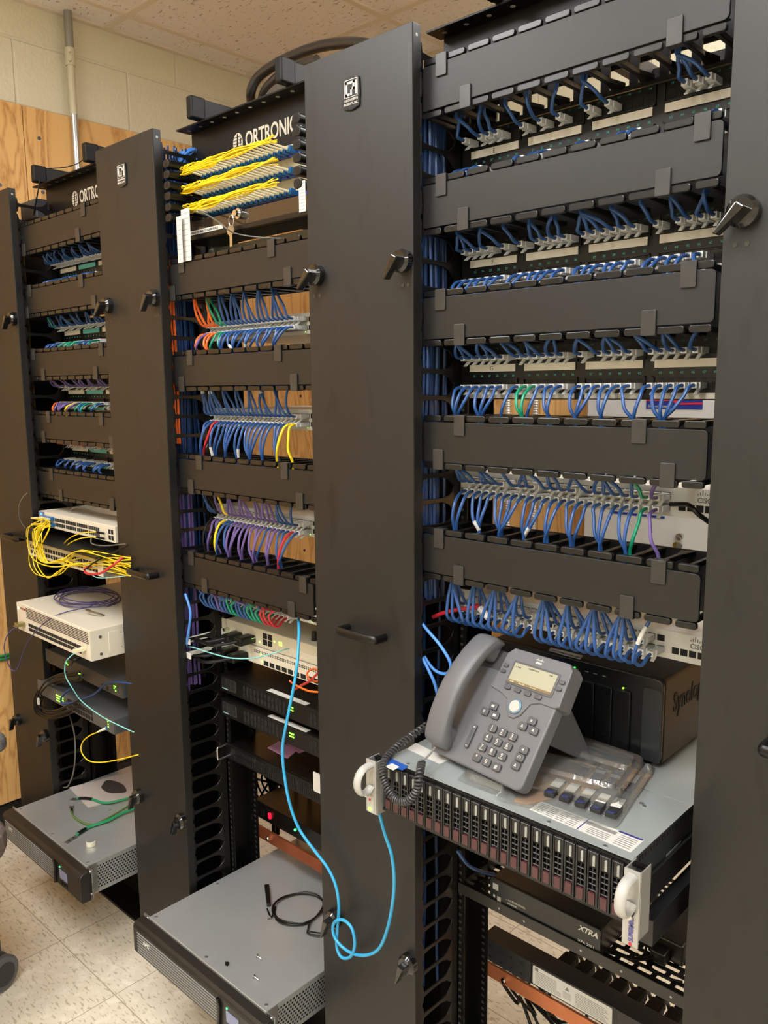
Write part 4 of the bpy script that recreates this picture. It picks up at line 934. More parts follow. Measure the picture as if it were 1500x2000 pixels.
for k, z in enumerate((1.998, 1.958, 1.918)):   # the loose bunches running into the manager
    m = MB()
    for j in range(8):
        a, b_ = rg.uniform(-.009, .009), rg.uniform(-.008, .008)
        m.tube(spline([(x+.37, .004+a, z+.010+b_), (x+.25, .002+b_, z+.005+a), (x+.16, .0+a, z+.001+b_), (x+.08, .005+b_, z-.001+a*.6), (x+.03, .02+a, z+.004+b_*.5), (x+.01, .05, z+.003+b_*.5)], 5), .0012, 5)
    tag(obj('fiber_bundle', m, YELLOW, smooth=True), '%s bunch of yellow fibers running along the middle rack enclosure' % ('top', 'middle', 'bottom')[k], 'cables', kind='stuff')
# drawer below
t = thing('fiber_tray_unit', 'black fiber drawer with white tape label, lock and keys near the middle rack top', 'drawer', (x+.24, .1, 1.86))
dz0, dz1, dy = 1.856, 1.8985, .022
obj('tray', MB().box(x+.03, x+.46, dy+.003, .094, dz0, dz0+.003).box(x+.03, x+.033, dy+.003, .094, dz0+.003, dz1).box(x+.457, x+.46, dy+.003, .094, dz0+.003, dz1), BLK, t)
F = obj('front_panel', MB().box(x+.03, x+.46, dy, dy+.0028, dz0+.012, dz1), mat('drawer_front', '2a211a', .15, coat=.4), t, bevel=.0008)
obj('lip', MB().box(x+.028, x+.462, dy-.012, dy-.0005, dz0, dz0+.011), BLKG, t, bevel=.002)
obj('tape_label', MB().box(x+.040, x+.172, dy-.0007, dy-.0001, dz0+.0145, dz0+.0235), WHITE, F)
obj('lettering', text_mb('24 STRAND SM FIBER TO ADMIN BUILD', .0066, (x+.043, dy-.001, dz0+.0165), xs=.97), INK, F)
lx = at(470, 418, Y=dy); obj('lock', MB().cyl((lx.x, dy, lx.z), (lx.x, dy-.008, lx.z), .0105, 20).cyl((lx.x, dy-.008, lx.z), (lx.x, dy-.016, lx.z), .0065, 16), CHROME, t, smooth=True)
kx = at(452, 437, Y=dy-.02)
t = thing('key_ring', 'steel keys hanging in front of the drawer at the middle rack top', 'keys', tuple(kx))
obj('ring', MB().tube([(kx.x+.008*math.cos(a), kx.y, kx.z+.006+.011*math.sin(a)) for a in [2*math.pi*i/16 for i in range(16)]], .001, 6, closed=True), CHROME, t)
for dx, dyy in ((0, 0), (.006, -.003)):
    obj('key', MB().cyl((kx.x+dx, kx.y-.002+dyy, kx.z-.014), (kx.x+dx, kx.y-.004+dyy, kx.z-.014), .010, 16).box(kx.x+dx-.0032, kx.x+dx+.0032, kx.y-.0037+dyy, kx.y-.0023+dyy, kx.z-.046, kx.z-.022), mat('key_metal', 'b5ad98', .3, .9), t)
cord('grey_cable', path([(385,410,.0), (405,420,-.01), (425,432,-.015), (445,448,-.015), (460,456,.0), (500,463,.02), (560,466,.04), (600,462,.05)]), .0016, GREYC, 'thin grey cable passing behind the keys at the middle rack top')
t = thing('blank_plate', 'pale grey metal plate behind the topmost cover of the middle rack', 'plate', (x+.24, .09, 1.825)); obj('plate', MB().box(x+.012, x+.4826, .0965, .0995, 1.823, 1.8545), mat('plate_grey', 'a29f92', .45, .3), t, bevel=.0006)
obj('screw', MB().cyl((x+.022, .0965, 1.848), (x+.022, .092, 1.848), .0045, 12), STEEL, t, smooth=True)
cord('yellow_cable', path([(508,478,.06), (516,474,.05), (528,476,.04), (536,480,.03)]), .0022, YELLOW, 'short bit of yellow cable lying above the topmost cover of the middle rack')
for k, (px0, px1, py0, py1, yy, lab) in enumerate(((344, 358, 424, 512, -.016, 'front white paper tag hanging left of the drawer in the middle rack'), (353, 374, 410, 508, -.008, 'rear white paper tag hanging left of the drawer in the middle rack'), (583, 597, 355, 412, -.02, 'white paper tag at the right end of the fiber enclosure'))):
    a, b_ = at(px0, py0, Y=yy), at(px1, py1, Y=yy); pl_ = MB().box(a.x, b_.x, yy, yy+.0004, b_.z, a.z)
    t = thing('paper_tag', lab, 'tag', (a.x, yy, b_.z), 'white paper tags'); s0 = obj('card', pl_, WHITE, t)
    ln = MB(); n = 9
    for j in range(n): zz = b_.z+(a.z-b_.z)*(j+.7)/(n+.5); ln.box(a.x+.002, b_.x-.002, yy-.0003, yy, zz, zz+.0007)
    obj('ruled_line', ln, GREYINK, s0, kind='stuff')
# bright blue cables arching over the manager
m = MB()
for i in range(30):
    a = rg.uniform(0, 1); X = x-.085+.065*a; yy = .02+.05*rg.random()
    m.tube(spline([(X, yy, 1.93), (X-.003, yy+.01, 2.02), (X+.004, yy+.05, 2.07+.012*rg.random()), (X+.012, yy+.11, 2.062), (X+.016, yy+.14, 2.0)], 5), .0028, 6)
tag(obj('cable_bundle', m, BLUE_LIT, smooth=True), 'bright blue cables arching over the manager left of the middle rack top', 'cables', kind='stuff')
# thick cables on top
THK = mat('thick_black_jacket', '2a2826', .3)
cord('power_cable', path([(498,245,.40), (492,205,.36), (490,180,.33), (505,150,.33), (545,122,.33), (600,98,.32), (650,86,.32), (700,84,.32), (760,95,.32)]), .0125, THK, 'outermost thick black cable arching over the top of the middle rack')
cord('power_cable', path([(512,245,.42), (512,200,.36), (520,175,.34), (545,150,.33), (580,130,.30), (620,118,.30)]), .0125, THK, 'inner thick black cable looping beside the stringer on the middle rack')
cord('power_cable', path([(525,240,.30), (530,205,.28), (548,182,.25), (575,172,.22), (610,168,.2)]), .022, mat('thick_grey_jacket', '4a4845', .35), 'fattest dark grey cable resting on the top angle of the middle rack')
t = thing('wireless_receiver', 'small black box with a lead inside the top of the leftmost cable manager', 'electronics', tuple(at(57, 415, Y=.06)))
a, b_ = at(42, 398, Y=.05), at(75, 425, Y=.05); obj('case', MB().box(a.x, b_.x, .045, .085, b_.z, a.z), mat('box_grey', '3c3c3e', .35), t, bevel=.003)
cord('black_cable', path([(78,350,.05), (74,375,.04), (70,395,.04), (66,420,.045)]), .002, BLACKC, 'black lead hanging from the left ladder stringer')
cord('black_cable', path([(95,329,.06), (125,327,.08), (150,320,.08), (162,312,.06)]), .0014, BLACKC, 'thin dark wire strung between the two leftmost ladder stringers')

# ---- middle rack devices
t, f = unit('access_device', 'upper of two cream network devices with silver knobs in the middle rack', 'network device', 2, .931, .9745, .098, .36, CRM, fm=CRM2)
m = MB(); boxes(m, [(.165+a*.018, .180+a*.018, .939+b_*.0155, .9525+b_*.0155) for a in (0, 1) for b_ in (0, 1)], x, .098); obj('port_opening', m, HOLE, f)
for X in (.03, .062, .105, .135):
    obj('knob', MB().cyl((x+X, .098, .951), (x+X, .083, .951), .0042, 12), CHROME, f, smooth=True)
leds(f, x, .098, [(.032, .939), (.11, .939), (.152, .943), (.207, .955), (.225, .951), (.225, .957), (.232, .951), (.232, .957)], '8cff2a')
obj('card_outline', MB().box(x+.262, x+.445, .0968, .0978, .9345, .9525), CRM, f, bevel=.0004)
m = MB().box(x+.07, x+.155, .20, .235, .9746, .9751); obj('black_sticker', m, BLK, t)
obj('antenna_stub', MB().cyl((x+.315, .125, .9746), (x+.315, .125, .995), .007, 14, .0055), BLKP, t, smooth=True)
t, f = unit('access_device', 'lower of two cream network devices with black power plugs in the middle rack', 'network device', 2, .886, .9285, .098, .36, CRM, fm=CRM)
m = MB(); boxes(m, [(.13+k*.006, .133+k*.006, .914+r_*.004, .9165+r_*.004) for k in range(52) for r_ in (0, 1)], x, .098); obj('vent_slot', m, mat('vent_dark', '2b2a28', .6), f, kind='stuff')
m = MB(); boxes(m, [(.165+k*.022, .182+k*.022, .889, .900) for k in range(12)], x, .098); obj('port_opening', m, HOLE, f, kind='stuff')
leds(f, x, .098, [(.155, .914), (.155, .908), (.158, .896)], '8cff2a')
for k, (z, X, lab) in enumerate(((.945, .075, 'black plug and lead in the upper cream device of the middle rack, at the left'), (.948, .125, 'black plug and lead in the upper cream device of the middle rack, beside the ports'), (.905, .055, 'black power plug in the lower cream device of the middle rack, at the left'), (.900, .095, 'black power plug in the lower cream device of the middle rack, second from left'))):
    t = thing('power_plug', lab, 'plug', (x+X, .08, z), 'black plugs of the cream devices')
    obj('body', MB().box(x+X-.014, x+X+.014, .052, .097, z-.011, z+.009), BLKP, t, bevel=.004)
    obj('cord', MB().tube(spline([(x+X-.002, .055, z), (x+X-.02, .025, z-.004), (x+X-.05, .010, z-.008), (x+.0, .020, z-.01), (x-.03, .05, z-.02), (x-.04, .07, z-.08)], 6), .0042, 8), BLACKC, t, smooth=True)
for k, z in enumerate((.938, .902)):
    t = thing('cable_bracket', '%s white metal cable bracket jutting out left of the cream devices' % ('upper', 'lower')[k], 'bracket', (x+.0, .05, z))
    a = MB().box(x+.001, x+.004, -.005, .096, z-.006, z+.008).box(x-.0, x+.020, -.008, -.0052, z-.006, z+.008).box(x+.004, x+.028, .0935, .0964, z-.008, z+.010)
    obj('arm', a, WHITE, t, bevel=.001)
cord('aqua_fiber', path([(565,1266,.08), (545,1272,.05), (520,1280,.03), (490,1286,.0), (450,1285,-.01), (410,1275,-.01), (375,1264,-.005), (366,1266,.02), (364,1280,.05)]), .0014, AQUA, 'aqua fiber hanging in a shallow arc in front of the cream devices')
def vented(z0, z1, lab):
    t, f = unit('firewall_unit', lab, 'network device', 2, z0, z1, .072, .36, BK)
    m = MB()
    for g0, n in ((.115, 12), (.355, 6)):
        for k in range(n):
            for r_ in (0, 1): m.rrect(x+g0+k*.0135, x+g0+.0085+k*.0135, z0+.006+r_*.016, z0+.020+r_*.016, .004, 'y', .0712, .0719, 3)
    obj('vent_slot', m, HOLE, f, kind='stuff')
    obj('port_block', MB().rrect(x+.030, x+.088, z0+.008, z0+.038, .004, 'y', .0706, .0719), mat('port_block_grey', '2c2b28', .4), f)
    m = MB(); boxes(m, [(.035+k*.017, .048+k*.017, z0+.013+r_*.013, z0+.0235+r_*.013) for k in range(3) for r_ in (0, 1)], x, .0706); obj('port_opening', m, HOLE, f)
    obj('trim_strip', MB().box(x+.033, x+.055, .0700, .0706, z0+.0095, z0+.0115), mat('pale_trim', '9ab8bd', .4), f)
    leds(f, x, .072, [(.285+k*.006, z0+.022+r_*.007) for k in range(3) for r_ in (0, 1)], '6dff2a')
    obj('tape_label', MB().box(x+.200, x+.335, .076, .091, z1+.0002, z1+.0008), WHITE, t)
    return t
vented(.797, .8405, 'upper black vented rack device with a white tape strip in the middle rack'); vented(.734, .7775, 'lower black vented rack device with bright green lights in the middle rack')
cord('orange_fiber', path([(628,1352,.02), (605,1350,.02), (585,1342,.03), (572,1335,.05), (566,1330,.068)]), .0022, ORANGE, 'orange fiber pair in front of the upper black vented device')
cord('red_connector_fiber', path([(630,1306,.02), (605,1330,.03), (590,1338,.04), (573,1348,.05), (570,1352,.068)]), .0026, mat('red_boot', 'b8322c', .4), 'red booted fiber with white tip beside the upper black vented device')
cord('orange_fiber', path([(628,1312,.03), (612,1306,.05), (600,1315,.06), (606,1328,.04), (628,1332,.03)]), .0022, ORANGE, 'orange fiber curling below the right end of the lower cream device')
t = thing('rack_appliance', 'black slotted unit with pink notes on top in the middle rack', 'network device', (x+.24, .2, .606))
obj('case', MB().box(x+.022, x+.461, .0965, .40, .607, .650), mat('brown_black_top', '100c09', .25), t, bevel=.001)
F = obj('front_panel', MB().box(x+.0, x+.4826, .092, .0962, .6085, .6485), BK, t, bevel=.001)
m = MB()
for k in range(60): m.box(x+.03+k*.007, x+.033+k*.007, .0912, .0919, .614+.0, .6255); m.box(x+.03+k*.007, x+.033+k*.007, .0912, .0919, .630, .6415)
obj('vent_slot', m, HOLE, F, kind='stuff')
obj('handle', MB().tube(spline([(x+.010, .0919, .646), (x+.010, .068, .645), (x+.010, .064, .640), (x+.010, .064, .620), (x+.010, .068, .614), (x+.010, .0919, .613)], 5), .0032, 10), CHROME, t, smooth=True)
tl = at(500, 1437, Z=.651); 
obj('tape_label', MB().box(x+.075, x+.19, .20, .215, .6502, .6507), mat('grey_tape', '8e8b84', .6), t)
PK = mat('pink_note', 'c98fb2', .65)
for k, (L, lab) in enumerate(((((522,1460), (545,1447), (582,1464), (561,1481)), 'pink sticky note on the black slotted unit, left of the blue cable'), (((552,1446), (570,1446), (603,1465), (583,1471)), 'pink sticky note on the black slotted unit, right of the blue cable'))):
    q = [at(a, b_, Z=.652+k*.0003) for a, b_ in L]
    tag(obj('sticky_note', MB().prism([(v.x, v.y) for v in q], 'z', .6510+k*.0006, .6514+k*.0006), PK), lab, 'note', 'pink sticky notes')
# rear-mounted unit and bus bar
def rearbar(b, z0, z1, lab, nm, cat, m, y0=.181, y1=.188, xa=0, xb=.4826):
    X = BAY[b]; t = thing(nm, lab, cat, (X+.24, y0+.01, z0)); obj('bar', MB().box(X+xa, X+xb, y0, y1, z0, z1), m, t, bevel=.0006)
    for q in (.058, .42): obj('bolt', MB().cyl((X+q, y0, (z0+z1)/2), (X+q, y0-.007, (z0+z1)/2), .0065, 6).cyl((X+q, y0-.007, (z0+z1)/2), (X+q, y0-.010, (z0+z1)/2), .0035, 10), CHROME, t)
    return t
rearbar(2, .354, .386, 'copper ground bar behind the middle battery backup', 'ground_bar', 'ground bar', COPPER)
t = thing('power_strip', 'black rear-mounted unit with a glowing red switch in the middle rack', 'power strip', (x+.24, .25, .412))
obj('case', MB().box(x+.0, x+.4826, .181, .40, .412, .458), mat('brown_black_top', '100c09', .25), t, bevel=.001)
obj('switch', MB().box(x+.062, x+.071, .175, .1808, .428, .443), mat('red_switch_glow', 'e01838', .3, emit=.7), t, bevel=.001, label='glowing red rocker switch')
obj('switch', MB().box(x+.035, x+.048, .174, .1808, .428, .446), BLKP, t, bevel=.001)
obj('indicator_light', MB().cyl((x+.165, .181, .434), (x+.165, .178, .434), .003, 10), led('2fe05a', 5), t)
# black wire lattice + paper seen past the slotted unit
t = thing('fan_guard', 'black wire fan guard seen through the middle rack below the slotted unit', 'fan guard', (x+.0, .30, .40))
g = MB(); ce = at(524, 1528, Y=.30); cx, cz = ce.x, ce.z
for r_ in (.03, .055, .08): g.tube([(cx+r_*math.cos(a), .30, cz+r_*math.sin(a)) for a in [2*math.pi*i/28 for i in range(28)]], .0032, 6, closed=True)
for a in range(4): g.tube([(cx-.09*math.cos(R(a*45+10)), .302, cz-.09*math.sin(R(a*45+10))), (cx+.09*math.cos(R(a*45+10)), .302, cz+.09*math.sin(R(a*45+10)))], .0032, 6)
for px in (532, 540, 578, 604): q = at(px, 1540, Y=.31); g.box(q.x-.004, q.x+.004, .306, .314, q.z-.14, q.z+.10)
obj('grille', g, BLK_D, t)
a, b_ = at(611, 1506, Y=.06), at(624, 1550, Y=.06)
tag(obj('paper_label', MB().rrect(a.x, b_.x+.01, b_.z, a.z, .004, 'y', .06, .0605), WHITE), 'white paper label hanging at the right under the slotted unit', 'label')
cord('blue_cable', path([(362,1160,-.01), (370,1185,-.015), (372,1205,-.015), (366,1250,-.01), (364,1262,.0)]), .003, BLUE_LIT, 'light blue cable hanging outside the manager left of the lowest cover')
# the long blue cable hanging down across the front
L = [(583,1205,.02), (584,1240,-.02), (580,1300,-.05), (572,1350,-.06), (560,1410,-.07), (552,1460,-.07), (555,1510,-.07), (566,1570,-.07), (585,1620,-.065), (615,1662,-.06), (640,1695,-.055), (656,1730,-.055), (662,1770,-.055), (659,1815,-.055), (658,1850,-.056), (668,1870,-.058), (685,1868,-.062), (693,1845,-.066), (688,1815,-.068), (673,1798,-.066), (657,1798,-.064), (650,1812,-.062), (656,1835,-.062), (680,1858,-.062), (710,1866,-.062), (738,1855,-.065), (755,1820,-.07), (766,1770,-.08), (770,1720,-.09), (765,1670,-.10), (752,1630,-.11), (744,1600,-.12), (741,1585,-.125), (742,1560,-.10), (745,1530,-.05)]
cord('network_cable', path(L, 6), .0031, CYAN, 'long bright blue cable hanging in front of the door with a knot-like loop')
# ================================================================== right rack, lower half
# ---- storage server pulled out on rails
ST0, ST1, SF, SB = .8375, .9255, -.135, .56
t = thing('storage_server', 'pulled-out storage server with a row of red-latched drives, carrying the desk phone', 'server', (.241, .1, ST0))
CS = obj('case', MB().box(.0222, .4604, SF+.012, SB, ST0, ST1-.0006), mat('server_side', '4c5054', .35, .6), t, bevel=.001)
TOP = mat('server_lid_steel', 'b4bcbc', .26, .5, vary=.06, vscale=18, bump=.04, bscale=90)
obj('lid', MB().box(.0222, .4604, SF+.008, .062, ST1-.0006, ST1+.0004), TOP, t, bevel=.0003, label='front lid of pale steel')
obj('lid', MB().box(.0222, .4604, .0635, SB, ST1-.0006, ST1+.0004), TOP, t, bevel=.0003, label='rear lid of pale steel')
m = MB()
for k in range(26): m.box(.4604, .4608, -.115+k*.0085, -.1115+k*.0085, ST1-.011, ST1-.004)
obj('side_vent', m, HOLE, CS, kind='stuff')
m = MB()
for j in range(5):
    for k in range(8): m.box(.4604, .4609, -.02+k*.0062, -.0155+k*.0062, .850+j*.0075, .8555+j*.0075)
obj('side_grille', m, mat('grille_light', '8d8f8c', .5), CS, kind='stuff')
obj('chin', MB().box(.0, .4826, SF+.002, SF+.012, ST0, ST0+.004).box(.0, .4826, SF+.004, SF+.012, ST1-.004, ST1), BLKP, t)
W = .0172
def carrier(i):
    X = .0290+i*.01768+(i//8)*.0007; z0, z1 = ST0+.005, ST1-.0045
    ss = Vector((X, 0, 0))
    return X
base = None
xs0 = carrier(0)
f = MB(); z0, z1 = ST0+.005, ST1-.0045
# frame with see-in windows: outer rim, middle rib, rungs
f.box(xs0, xs0+.0022, SF-.001, SF+.011, z0, z1).box(xs0+W-.0042, xs0+W-.0012, SF-.001, SF+.011, z0, z1).box(xs0+.0022, xs0+W-.0042, SF-.001, SF+.011, z1-.0025, z1).box(xs0+.0022, xs0+W-.0042, SF-.001, SF+.011, z0, z0+.002)
f.box(xs0+.0066, xs0+.0082, SF+.0005, SF+.008, z0+.022, z1-.024)
f.box(xs0+.0022, xs0+W-.0042, SF+.0002, SF+.010, z1-.024, z1-.0025)
for k in range(5): zz = z0+.021+k*.0085; f.box(xs0+.0022, xs0+W-.0042, SF+.0002, SF+.008, zz, zz+.0020)
f.m = 1; f.box(xs0+.0022, xs0+W-.0042, SF+.009, SF+.0108, z0+.002, z1-.024)
C0 = obj('drive_carrier', f, [mat('carrier_black', '1c1c1d', .35), HOLE], t, bevel=.0005, seg=1)
l1 = obj('release_latch', MB().box(xs0+.0026, xs0+W-.0046, SF-.0022, SF+.006, z0+.003, z0+.019), mat('maroon_latch', '48272a', .4), C0, bevel=.0006)
l2 = obj('light_pipe', MB().box(xs0+.0078, xs0+.0112, SF-.0014, SF+.004, z1-.020, z1-.006).cyl((xs0+.0095, SF-.0014, z1-.006), (xs0+.0095, SF+.004, z1-.0055), .0017, 8), mat('light_pipe_grey', '92948f', .35), C0)
for i in range(1, 24):
    c = C0.copy(); COL.objects.link(c); c.location = Vector((carrier(i)-xs0, 0, 0))
    for ch in (l1, l2):
        d = ch.copy(); COL.objects.link(d); d.parent = c
WG = mat('ear_silver', 'b0b0ae', .3, .5); EW = mat('ear_white', 'acaba7', .35)
for s, xa, xb in ((0, -.0005, .0215), (1, .461, .4831)):
    e = MB().box(xa, xb, -.1495, -.1465, .822 if s else .834, ST1+.002).box(xa, xa+.0018, -.1465, -.118, .832, ST1+.001).box(xb-.0018, xb, -.1465, -.118, .832, ST1+.001)
    E_ = obj('mounting_ear', e, WG, t, bevel=.0008, label='silver mounting ear')
    xm = (xa+xb)/2
    hp = spline([(xm, -.1496, ST1-.006), (xm, -.168, ST1-.008), (xm, -.179, ST1-.018), (xm, -.181, ST1-.034), (xm, -.174, ST1-.046), (xm, -.160, ST1-.050), (xm, -.1496, ST1-.044)], 5)
    h = MB().tube(hp, .0048, 10); h.v = [((a-xm)*1.6+xm, b_, c_) for a, b_, c_ in h.v]
    obj('handle', h, EW, E_, smooth=True)
    if s:
        obj('thumb_screw', MB().cyl((xm+.002, -.1496, ST1-.053), (xm+.002, -.163, ST1-.053), .0058, 14), CHROME, E_, smooth=True)
        w = text_mb('SUPERMICRO', .0092, (xm+.0045, -.1502, .829), xd=(0,0,1), yd=(-1,0,0), bold=.0002, xs=.8); obj('lettering', w, mat('logo_violet', '5f5c96', .5), E_)
        obj('red_dot', MB().cyl((xm+.001, -.1496, .8255), (xm+.001, -.1501, .8255), .0024, 12), mat('dot_red', 'c02030', .5), E_)
    else:
        obj('thumb_screw', MB().cyl((xm, -.1496, ST1-.053), (xm, -.163, ST1-.053), .005, 14), CHROME, E_, smooth=True)
        pnl = obj('control_panel', MB().rrect(xa+.001, xb-.004, .836, .866, .002, 'y', -.1505, -.1496), EW, E_)
        obj('indicator_light', MB().cyl((xm-.002, -.1496, .8415), (xm-.002, -.1514, .8415), .0032, 10), led('5dff2a', 4), E_)
        obj('red_dot', MB().cyl((xm-.002, -.1496, .858), (xm-.002, -.1512, .858), .0022, 10), mat('dot_red', 'c02030', .5), E_)
def sticker(L, z, m, parent, name='sticker', label=None, th=.0003):
    q = [at(a, b_, Z=z) for a, b_ in L]; return obj(name, MB().prism([(v.x, v.y) for v in q], 'z', z, z+th), m, parent, label=label), q
ZT = ST1+.0005
S1, q = sticker([(1034,1581), (1057,1565), (1258,1641), (1232,1665)], ZT, WHITE, t, 'specification_sticker', 'white specification sticker with small printed tables')
def blk(q, u0, u1, v0, v1, m, z=ZT+.0004):
    P0 = lambda u, v: (q[0]*(1-u)+q[3]*u)*(1-v)+(q[1]*(1-u)+q[2]*u)*v
    m.prism([(P0(a, b_).x, P0(a, b_).y) for a, b_ in ((u0, v0), (u1, v0), (u1, v1), (u0, v1))], 'z', z, z+.0002); return m
m = MB()
for k in range(4):
    for j in range(6): blk(q, .03+k*.11, .115+k*.11, .10+j*.14, .145+j*.14, m)
for j in range(4): blk(q, .56, .76, .1+j*.12, .14+j*.12, m)
for j in range(6): blk(q, .82, .97, .1+j*.13, .14+j*.13, m)
blk(q, .50, .78, .62, .84, m)
obj('printed_table', m, GREYINK, S1, kind='stuff')
obj('blue_edge', blk(q, .78, .995, .9, 1.0, blk(q, .485, .495, 0, 1, MB())), mat('sticker_blue', '2a2f7a', .5), S1)
sticker([(795,1463), (812,1451), (879,1484), (858,1492)], ZT, WHITE, t, 'sticker', 'small white sticker under the phone')
sticker([(746,1491), (765,1482), (798,1497), (786,1505)], ZT, mat('sticker_blue2', '2450a0', .4), t, 'sticker', 'small blue sticker at the left front corner')
sticker([(752,1497), (766,1491), (780,1498), (768,1505)], ZT+.0003, WHITE, t, 'sticker', 'white patch on the blue corner sticker')
m = MB()
for px, py in ((1072, 1606), (1182, 1653), (797, 1492), (1253, 1570), (1258, 1575)): p = at(px, py, Z=ZT); m.cyl((p.x, p.y, ZT), (p.x, p.y, ZT+.0012), .003, 12)
obj('screw', m, STEEL, t, kind='stuff')
tl = thing('slide_rail', 'black steel slide rail carrying the right side of the storage server', 'rail', (.468, .0, .80), 'server slide rails')
obj('rail', MB().box(.4622, .4665, -.105, .30, .846, .885).box(.4622, .481, -.100, .0955, .797, .835), mat('rail_grey_black', '1d1e20', .35), tl, bevel=.001)
tl = thing('slide_rail', 'black steel slide rail carrying the left side of the storage server', 'rail', (.018, .0, .80), 'server slide rails')
obj('rail', MB().box(.0165, .0210, -.105, .30, .846, .885), mat('rail_grey_black', '1d1e20', .35), tl, bevel=.001)

# ---- black storage box
nx0, nx1, ny, nyb, nz0, nz1 = .046, .378, .137, .375, .934, 1.076
t = thing('disk_array', 'large black desktop disk array standing behind the phone on the storage server', 'disk array', ((nx0+nx1)/2, .25, ST1), )
NB = mat('array_shell', '1c1712', .5, spec=.3, bump=.05, bscale=600); NF = mat('array_front', '111214', .33)
obj('shell', MB().rrect(nx0, nx1, nz0, nz1, .006, 'y', ny+.008, nyb), NB, t, bevel=.001)
FR = obj('front_frame', MB().rrect(nx0+.001, nx1-.001, nz0+.001, nz1-.001, .012, 'y', ny, ny+.0078), NF, t, bevel=.002)
obj('side_band', MB().rrect(nx1-.034, nx1-.0015, nz0+.002, nz1-.018, .006, 'y', ny-.0015, ny-.0001), mat('band_grey', '26292b', .35), FR, bevel=.0006)
for k in range(8):
    a = nx1-.052-(k+1)*.0325; 
    dr = obj('drive_door', MB().rrect(a+.001, a+.0315, nz0+.004, nz1-.032, .002, 'y', ny-.006, ny-.0002), mat('bay_black', '101012', .28), t, bevel=.0012)
    obj('keyhole', MB().cyl((a+.017, ny-.006, nz0+.022), (a+.017, ny-.0075, nz0+.022), .004, 14), BLKG, dr)
for (px, py, c, s_) in ((1094, 1296, '1a50ff', 8), (1122, 1304, '40ff50', 4), (1217, 1344, '9aff3a', 2)):
    p = at(px, py, Y=ny-.001); obj('indicator_light', MB().cyl((p.x, ny, p.z), (p.x, ny-.002, p.z), .0032 if s_ == 8 else .0014, 10), led(c, s_), FR)
m = MB()
for px in (1127, 1145, 1162, 1180): p = at(px, 1306+(px-1122)*.26, Y=ny-.001); m.box(p.x-.003, p.x+.003, ny-.0005, ny, p.z-.0006, p.z+.0006)
obj('printed_mark', m, GREYINK, FR, kind='stuff')
for xx in (nx0+.03, nx1-.03):
    for yy in (ny+.02, nyb-.02): obj('foot', MB().cyl((xx, yy, ST1+.0006), (xx, yy, nz0+.001), .010, 14), BLK_D, t)
obj('lettering', text_mb('Synology', .046, (nx1+.0004, ny+.038, 1.012), xd=(0,1,0), extr=.0006, xs=.78, bold=.0006), HOLE, t)
q = [at(a, b_, Z=nz1) for a, b_ in ((1071, 1271), (1076, 1265), (1139, 1281), (1133, 1288))]
S2 = obj('tape_label', MB().prism([(v.x, v.y) for v in q], 'z', nz1, nz1+.0005), WHITE, t)
xd = (q[3]-q[0]).normalized(); yd = Vector((-xd.y, xd.x, 0))
obj('lettering', text_mb('AC1500SN181301', .0088, tuple(q[0]+xd*.003+yd*.0022+Vector((0, 0, .0009))), xd=xd, yd=yd, xs=.9), INK, S2)

# ---- desk phone
PH = Vector((0.18019604, 0.02080924, 1.08932817)); pa, pbb, pg = -0.123670, 0.931063, -0.048690
Rz, Rx, Ry = Matrix.Rotation(pa, 4, 'Z'), Matrix.Rotation(pbb, 4, 'X'), Matrix.Rotation(pg, 4, 'Y')
PM = Matrix.Translation(PH) @ Rz @ Rx @ Ry; PMi = PM.inverted()
t = bpy.data.objects.new('desk_phone', None); COL.objects.link(t); t.matrix_world = PM; t['_local'] = 1
tag(t, 'grey desk phone with a small screen, standing tilted on the storage server', 'telephone')
PG = mat('phone_grey', '5d5e62', .42, bump=.06, bscale=900); PG2 = mat('phone_grey_dark', '4a4b4e', .45); PK_ = mat('phone_key', '494a4e', .38)
def lobj(name, mb, m, parent=None, **k):
    o = obj(name, mb, m, parent or t, **k); return o
bd = MB(); bd.rrect(-.100, .1062, -.183, -.020, .012, 'z', -.024, -.0012)
B0 = lobj('body', bd, PG, bevel=.003, seg=3)
lobj('cradle', MB().rrect(-.1005, -.0275, -.172, .016, .012, 'z', -.030, -.0085), PG2, bevel=.003, seg=3)
DB = MB(); DB.prism([(-.026, .012), (-.015, .0234), (.099, .0234), (.109, .014), (.1125, -.046), (.104, -.050), (.075, -.050), (.060, -.056), (.050, -.078), (.040, -.086), (.030, -.086), (.020, -.076), (.012, -.060), (-.004, -.054), (-.030, -.050)], 'z', -.030, .0016)
DP = lobj('display_block', DB, PG, bevel=.0016, seg=3)
lobj('screen_bezel', MB().rrect(-.004, .0928, -.0368, .0036, .003, 'z', .0016, .0030), mat('bezel_dark', '4c4c4e', .35), DP, bevel=.0008)
LCDM = mat('lcd_lit', '97957f', .5, emit=.03)
SCR = lobj('screen', MB().box(0, .0887, -.0330, 0, .0031, .0034), LCDM, DP)
lobj('soft_key_bar', MB().box(0, .0887, -.0330, -.0288, .0035, .0037), mat('lcd_bar', '6e5a38', .5, emit=.05), DP)
lt = merge(text_mb('1  7100', .0036, (.004, -.0075, .0037), (1,0,0), (0,1,0)), text_mb('12:02PM 07/12', .0036, (.030, -.005, .0037), (1,0,0), (0,1,0)), text_mb('7100', .0036, (.073, -.005, .0037), (1,0,0), (0,1,0)))
lobj('screen_text', lt, mat('lcd_ink', '5b563c', .6), DP)
lobj('screen_text', merge(*[text_mb(s_, .0034, (xx, -.0322, .0039), (1,0,0), (0,1,0)) for s_, xx in (('Redial', .005), ('New call', .024), ('Forward', .048), ('...', .075))]), mat('lcd_light', 'cfc79c', .6), DP)
